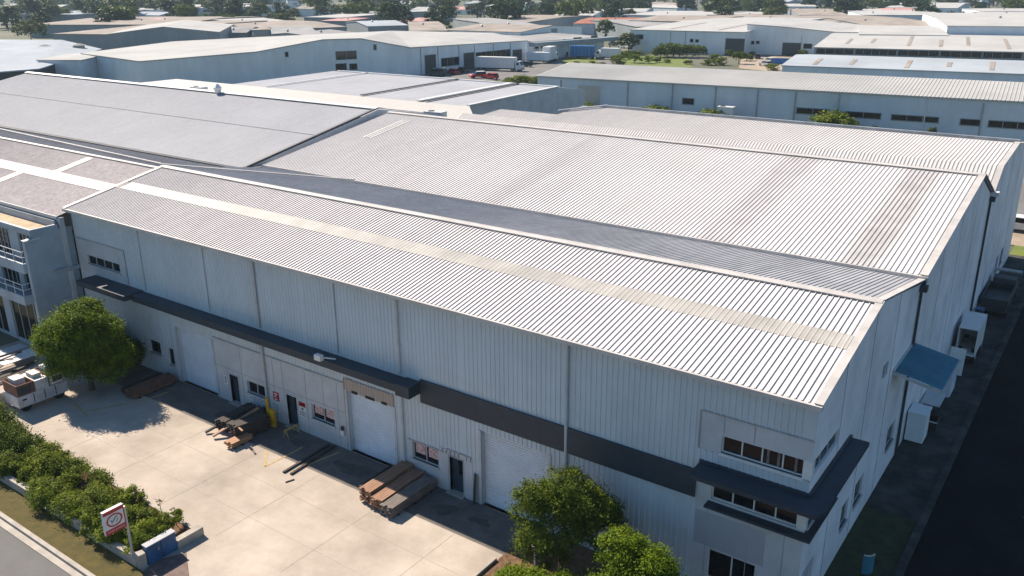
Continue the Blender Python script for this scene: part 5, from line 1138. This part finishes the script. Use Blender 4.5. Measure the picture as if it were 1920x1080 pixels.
def car(label, px, py, rz, mt, roofm=None, L_=4.3, H_=1.45, van=False, group=None):
    p = G(px, py); t = thing('parked_van' if van else 'parked_car', label, 'van' if van else 'car', (p.x, p.y, 0.02), group, rz)
    W_ = .88; y0, y1 = -L_/2, L_/2
    m_ = MB(); pr = [(y0, .35), (y0, .95), (y0+.3, 1.0), (y1-.35, .95), (y1, .75), (y1, .35)]
    def ext(m_, pr, w_, w2=None):
        w2 = w2 or [w_]*len(pr)
        m_.face([(-w, y, z) for (y, z), w in zip(pr, w2)]); m_.face([(w, y, z) for (y, z), w in reversed(list(zip(pr, w2)))])
        for i in range(len(pr)): j = (i+1) % len(pr); m_.face([(-w2[i], *pr[i]), (w2[i], *pr[i]), (w2[j], *pr[j]), (-w2[j], *pr[j])])
    ext(m_, pr, W_); m_.build('body', mt, t)
    cb = [(y0+.1, .96), (y0+.35, H_+(.5 if van else 0)), (y1-(1.2 if van else 1.9), H_+(.5 if van else 0)), (y1-(.6 if van else 1.1), .96)]
    m_ = MB(); ext(m_, cb, W_, [W_-.03, W_-.14, W_-.14, W_-.03]); c = m_.build('cabin', 'glass' if not van else mt, t)
    z = cb[1][1]; MB().box(-W_+.13, cb[1][0], z-.01, W_-.13, cb[2][0], z+.05).build('roof', roofm or mt, c)
    if van:
        for s_ in (-1, 1): MB().box(s_*(W_-.08)-.02, y0+.7, 1.15, s_*(W_-.08)+.02, y1-1.1, 1.6).build('window', 'glass', c)
    for x in (-W_, W_-.2):
        for y in (y0+.8, y1-.8): MB().cyl((x, y, .33), (x+.2, y, .33), .33, n=12).build('wheel', 'black', t)
    for s_ in (-1, 1): MB().box(s_*.6-.15, y1-.01, .6, s_*.6+.15, y1+.02, .75).build('headlight', 'chrome', t)
    return t
car('dark green van with pale markings parked before the first doorway', 821, 142, 1.9, 'darkmetal', 'wallfg', 5, 1.5, True)
car('red car parked in the shade by the white warehouse doors', 849, 139, 1.2, 'red')
car('dark car parked right of the shaded red car', 866, 136, 1.3, 'darkmetal')
car('red car with a white roof parked on the grass edge', 896, 146, 2.6, 'red', 'white', 4.4, 1.6)
car('red car parked beside the white roofed one', 921, 148, 1.3, 'red')
car('dark car parked beyond the balcony block', 1150, 86, 1.2, 'darkmetal')
car('silver car at the far driveway edge', 1435, 124, 1.0, 'chrome')
car('small white vehicle beyond the end wall at right', 1904, 432, 1.6, 'white')
for i, (x, y, a_, m__) in enumerate(((1442, 118, 1.2, 'white'), (1420, 110, .4, 'darkmetal'), (1055, 100, 1.3, 'white'), (1064, 106, 1.3, 'darkmetal'), (1168, 90, 1.3, 'white'), (1176, 86, 1.3, 'blue'), (945, 128, .3, 'chrome'), (985, 125, 1.4, 'darkmetal'))):
    car(['white car in the driveway beside the silver one', 'dark car at the top of the driveway', 'white car under the balcony block, left', 'dark car under the balcony block', 'white car right of the balcony block', 'blue car behind the olive tree', 'silver car beyond the semi trailer', 'dark car by the last truck doorway'][i], x, y, a_, m__)
for lb, (px, py), rz, L_, W_, H_, mt, cab in (
    ('long white semi trailer by the dark doors', (930, 132), -1.35, 12, 2.4, 3.7, 'white', True),
    ('pale trailer in front of the large white van body', (1010, 118), -1.3, 7, 2.4, 3.2, 'wallfw', False),
    ('tall white truck body with a pale rear panel', (1030, 116), .25, 6, 2.5, 4.6, 'white', True),
    ('blue tarpaulin covered trailer by the balcony block', (1092, 110), -1.3, 7.5, 2.6, 4.0, 'bluetarp', False),
    ('white rigid truck facing left near the lawn', (1145, 111), 1.75, 6, 2.4, 3.4, 'white', True)):
    p = G(px, py); vehicle_box('truck' if cab else 'trailer', lb, (p.x, p.y, .01), rz, L_, W_, H_, mt, 'truck' if cab else 'trailer', cab)
p = G(1465, 120); t = thing('skip_bin', 'blue waste bin beside the driveway at right', 'bin', (p.x, p.y, 0), None, .2); m_ = MB(); pan(m_, -3, -1, 0, 3, 1, 1.6, .1); m_.build('body', 'bluetarp', t)

# ------------------------------------------------------------------ air
hz = MB().box(-4400, -550, -1.2, 4400, 5100, 170).build('haze', 'white'); tag(hz, kind='stuff')
m = bpy.data.materials.new('air'); m.use_nodes = True; nt = m.node_tree; nt.nodes.clear()
o_ = nt.nodes.new('ShaderNodeOutputMaterial'); v = nt.nodes.new('ShaderNodeVolumePrincipled'); v.inputs['Density'].default_value = .000165
v.inputs['Color'].default_value = (.66, .85, 1, 1); v.inputs['Anisotropy'].default_value = 0
nt.links.new(v.outputs[0], o_.inputs['Volume']); hz.data.materials.clear(); hz.data.materials.append(m)
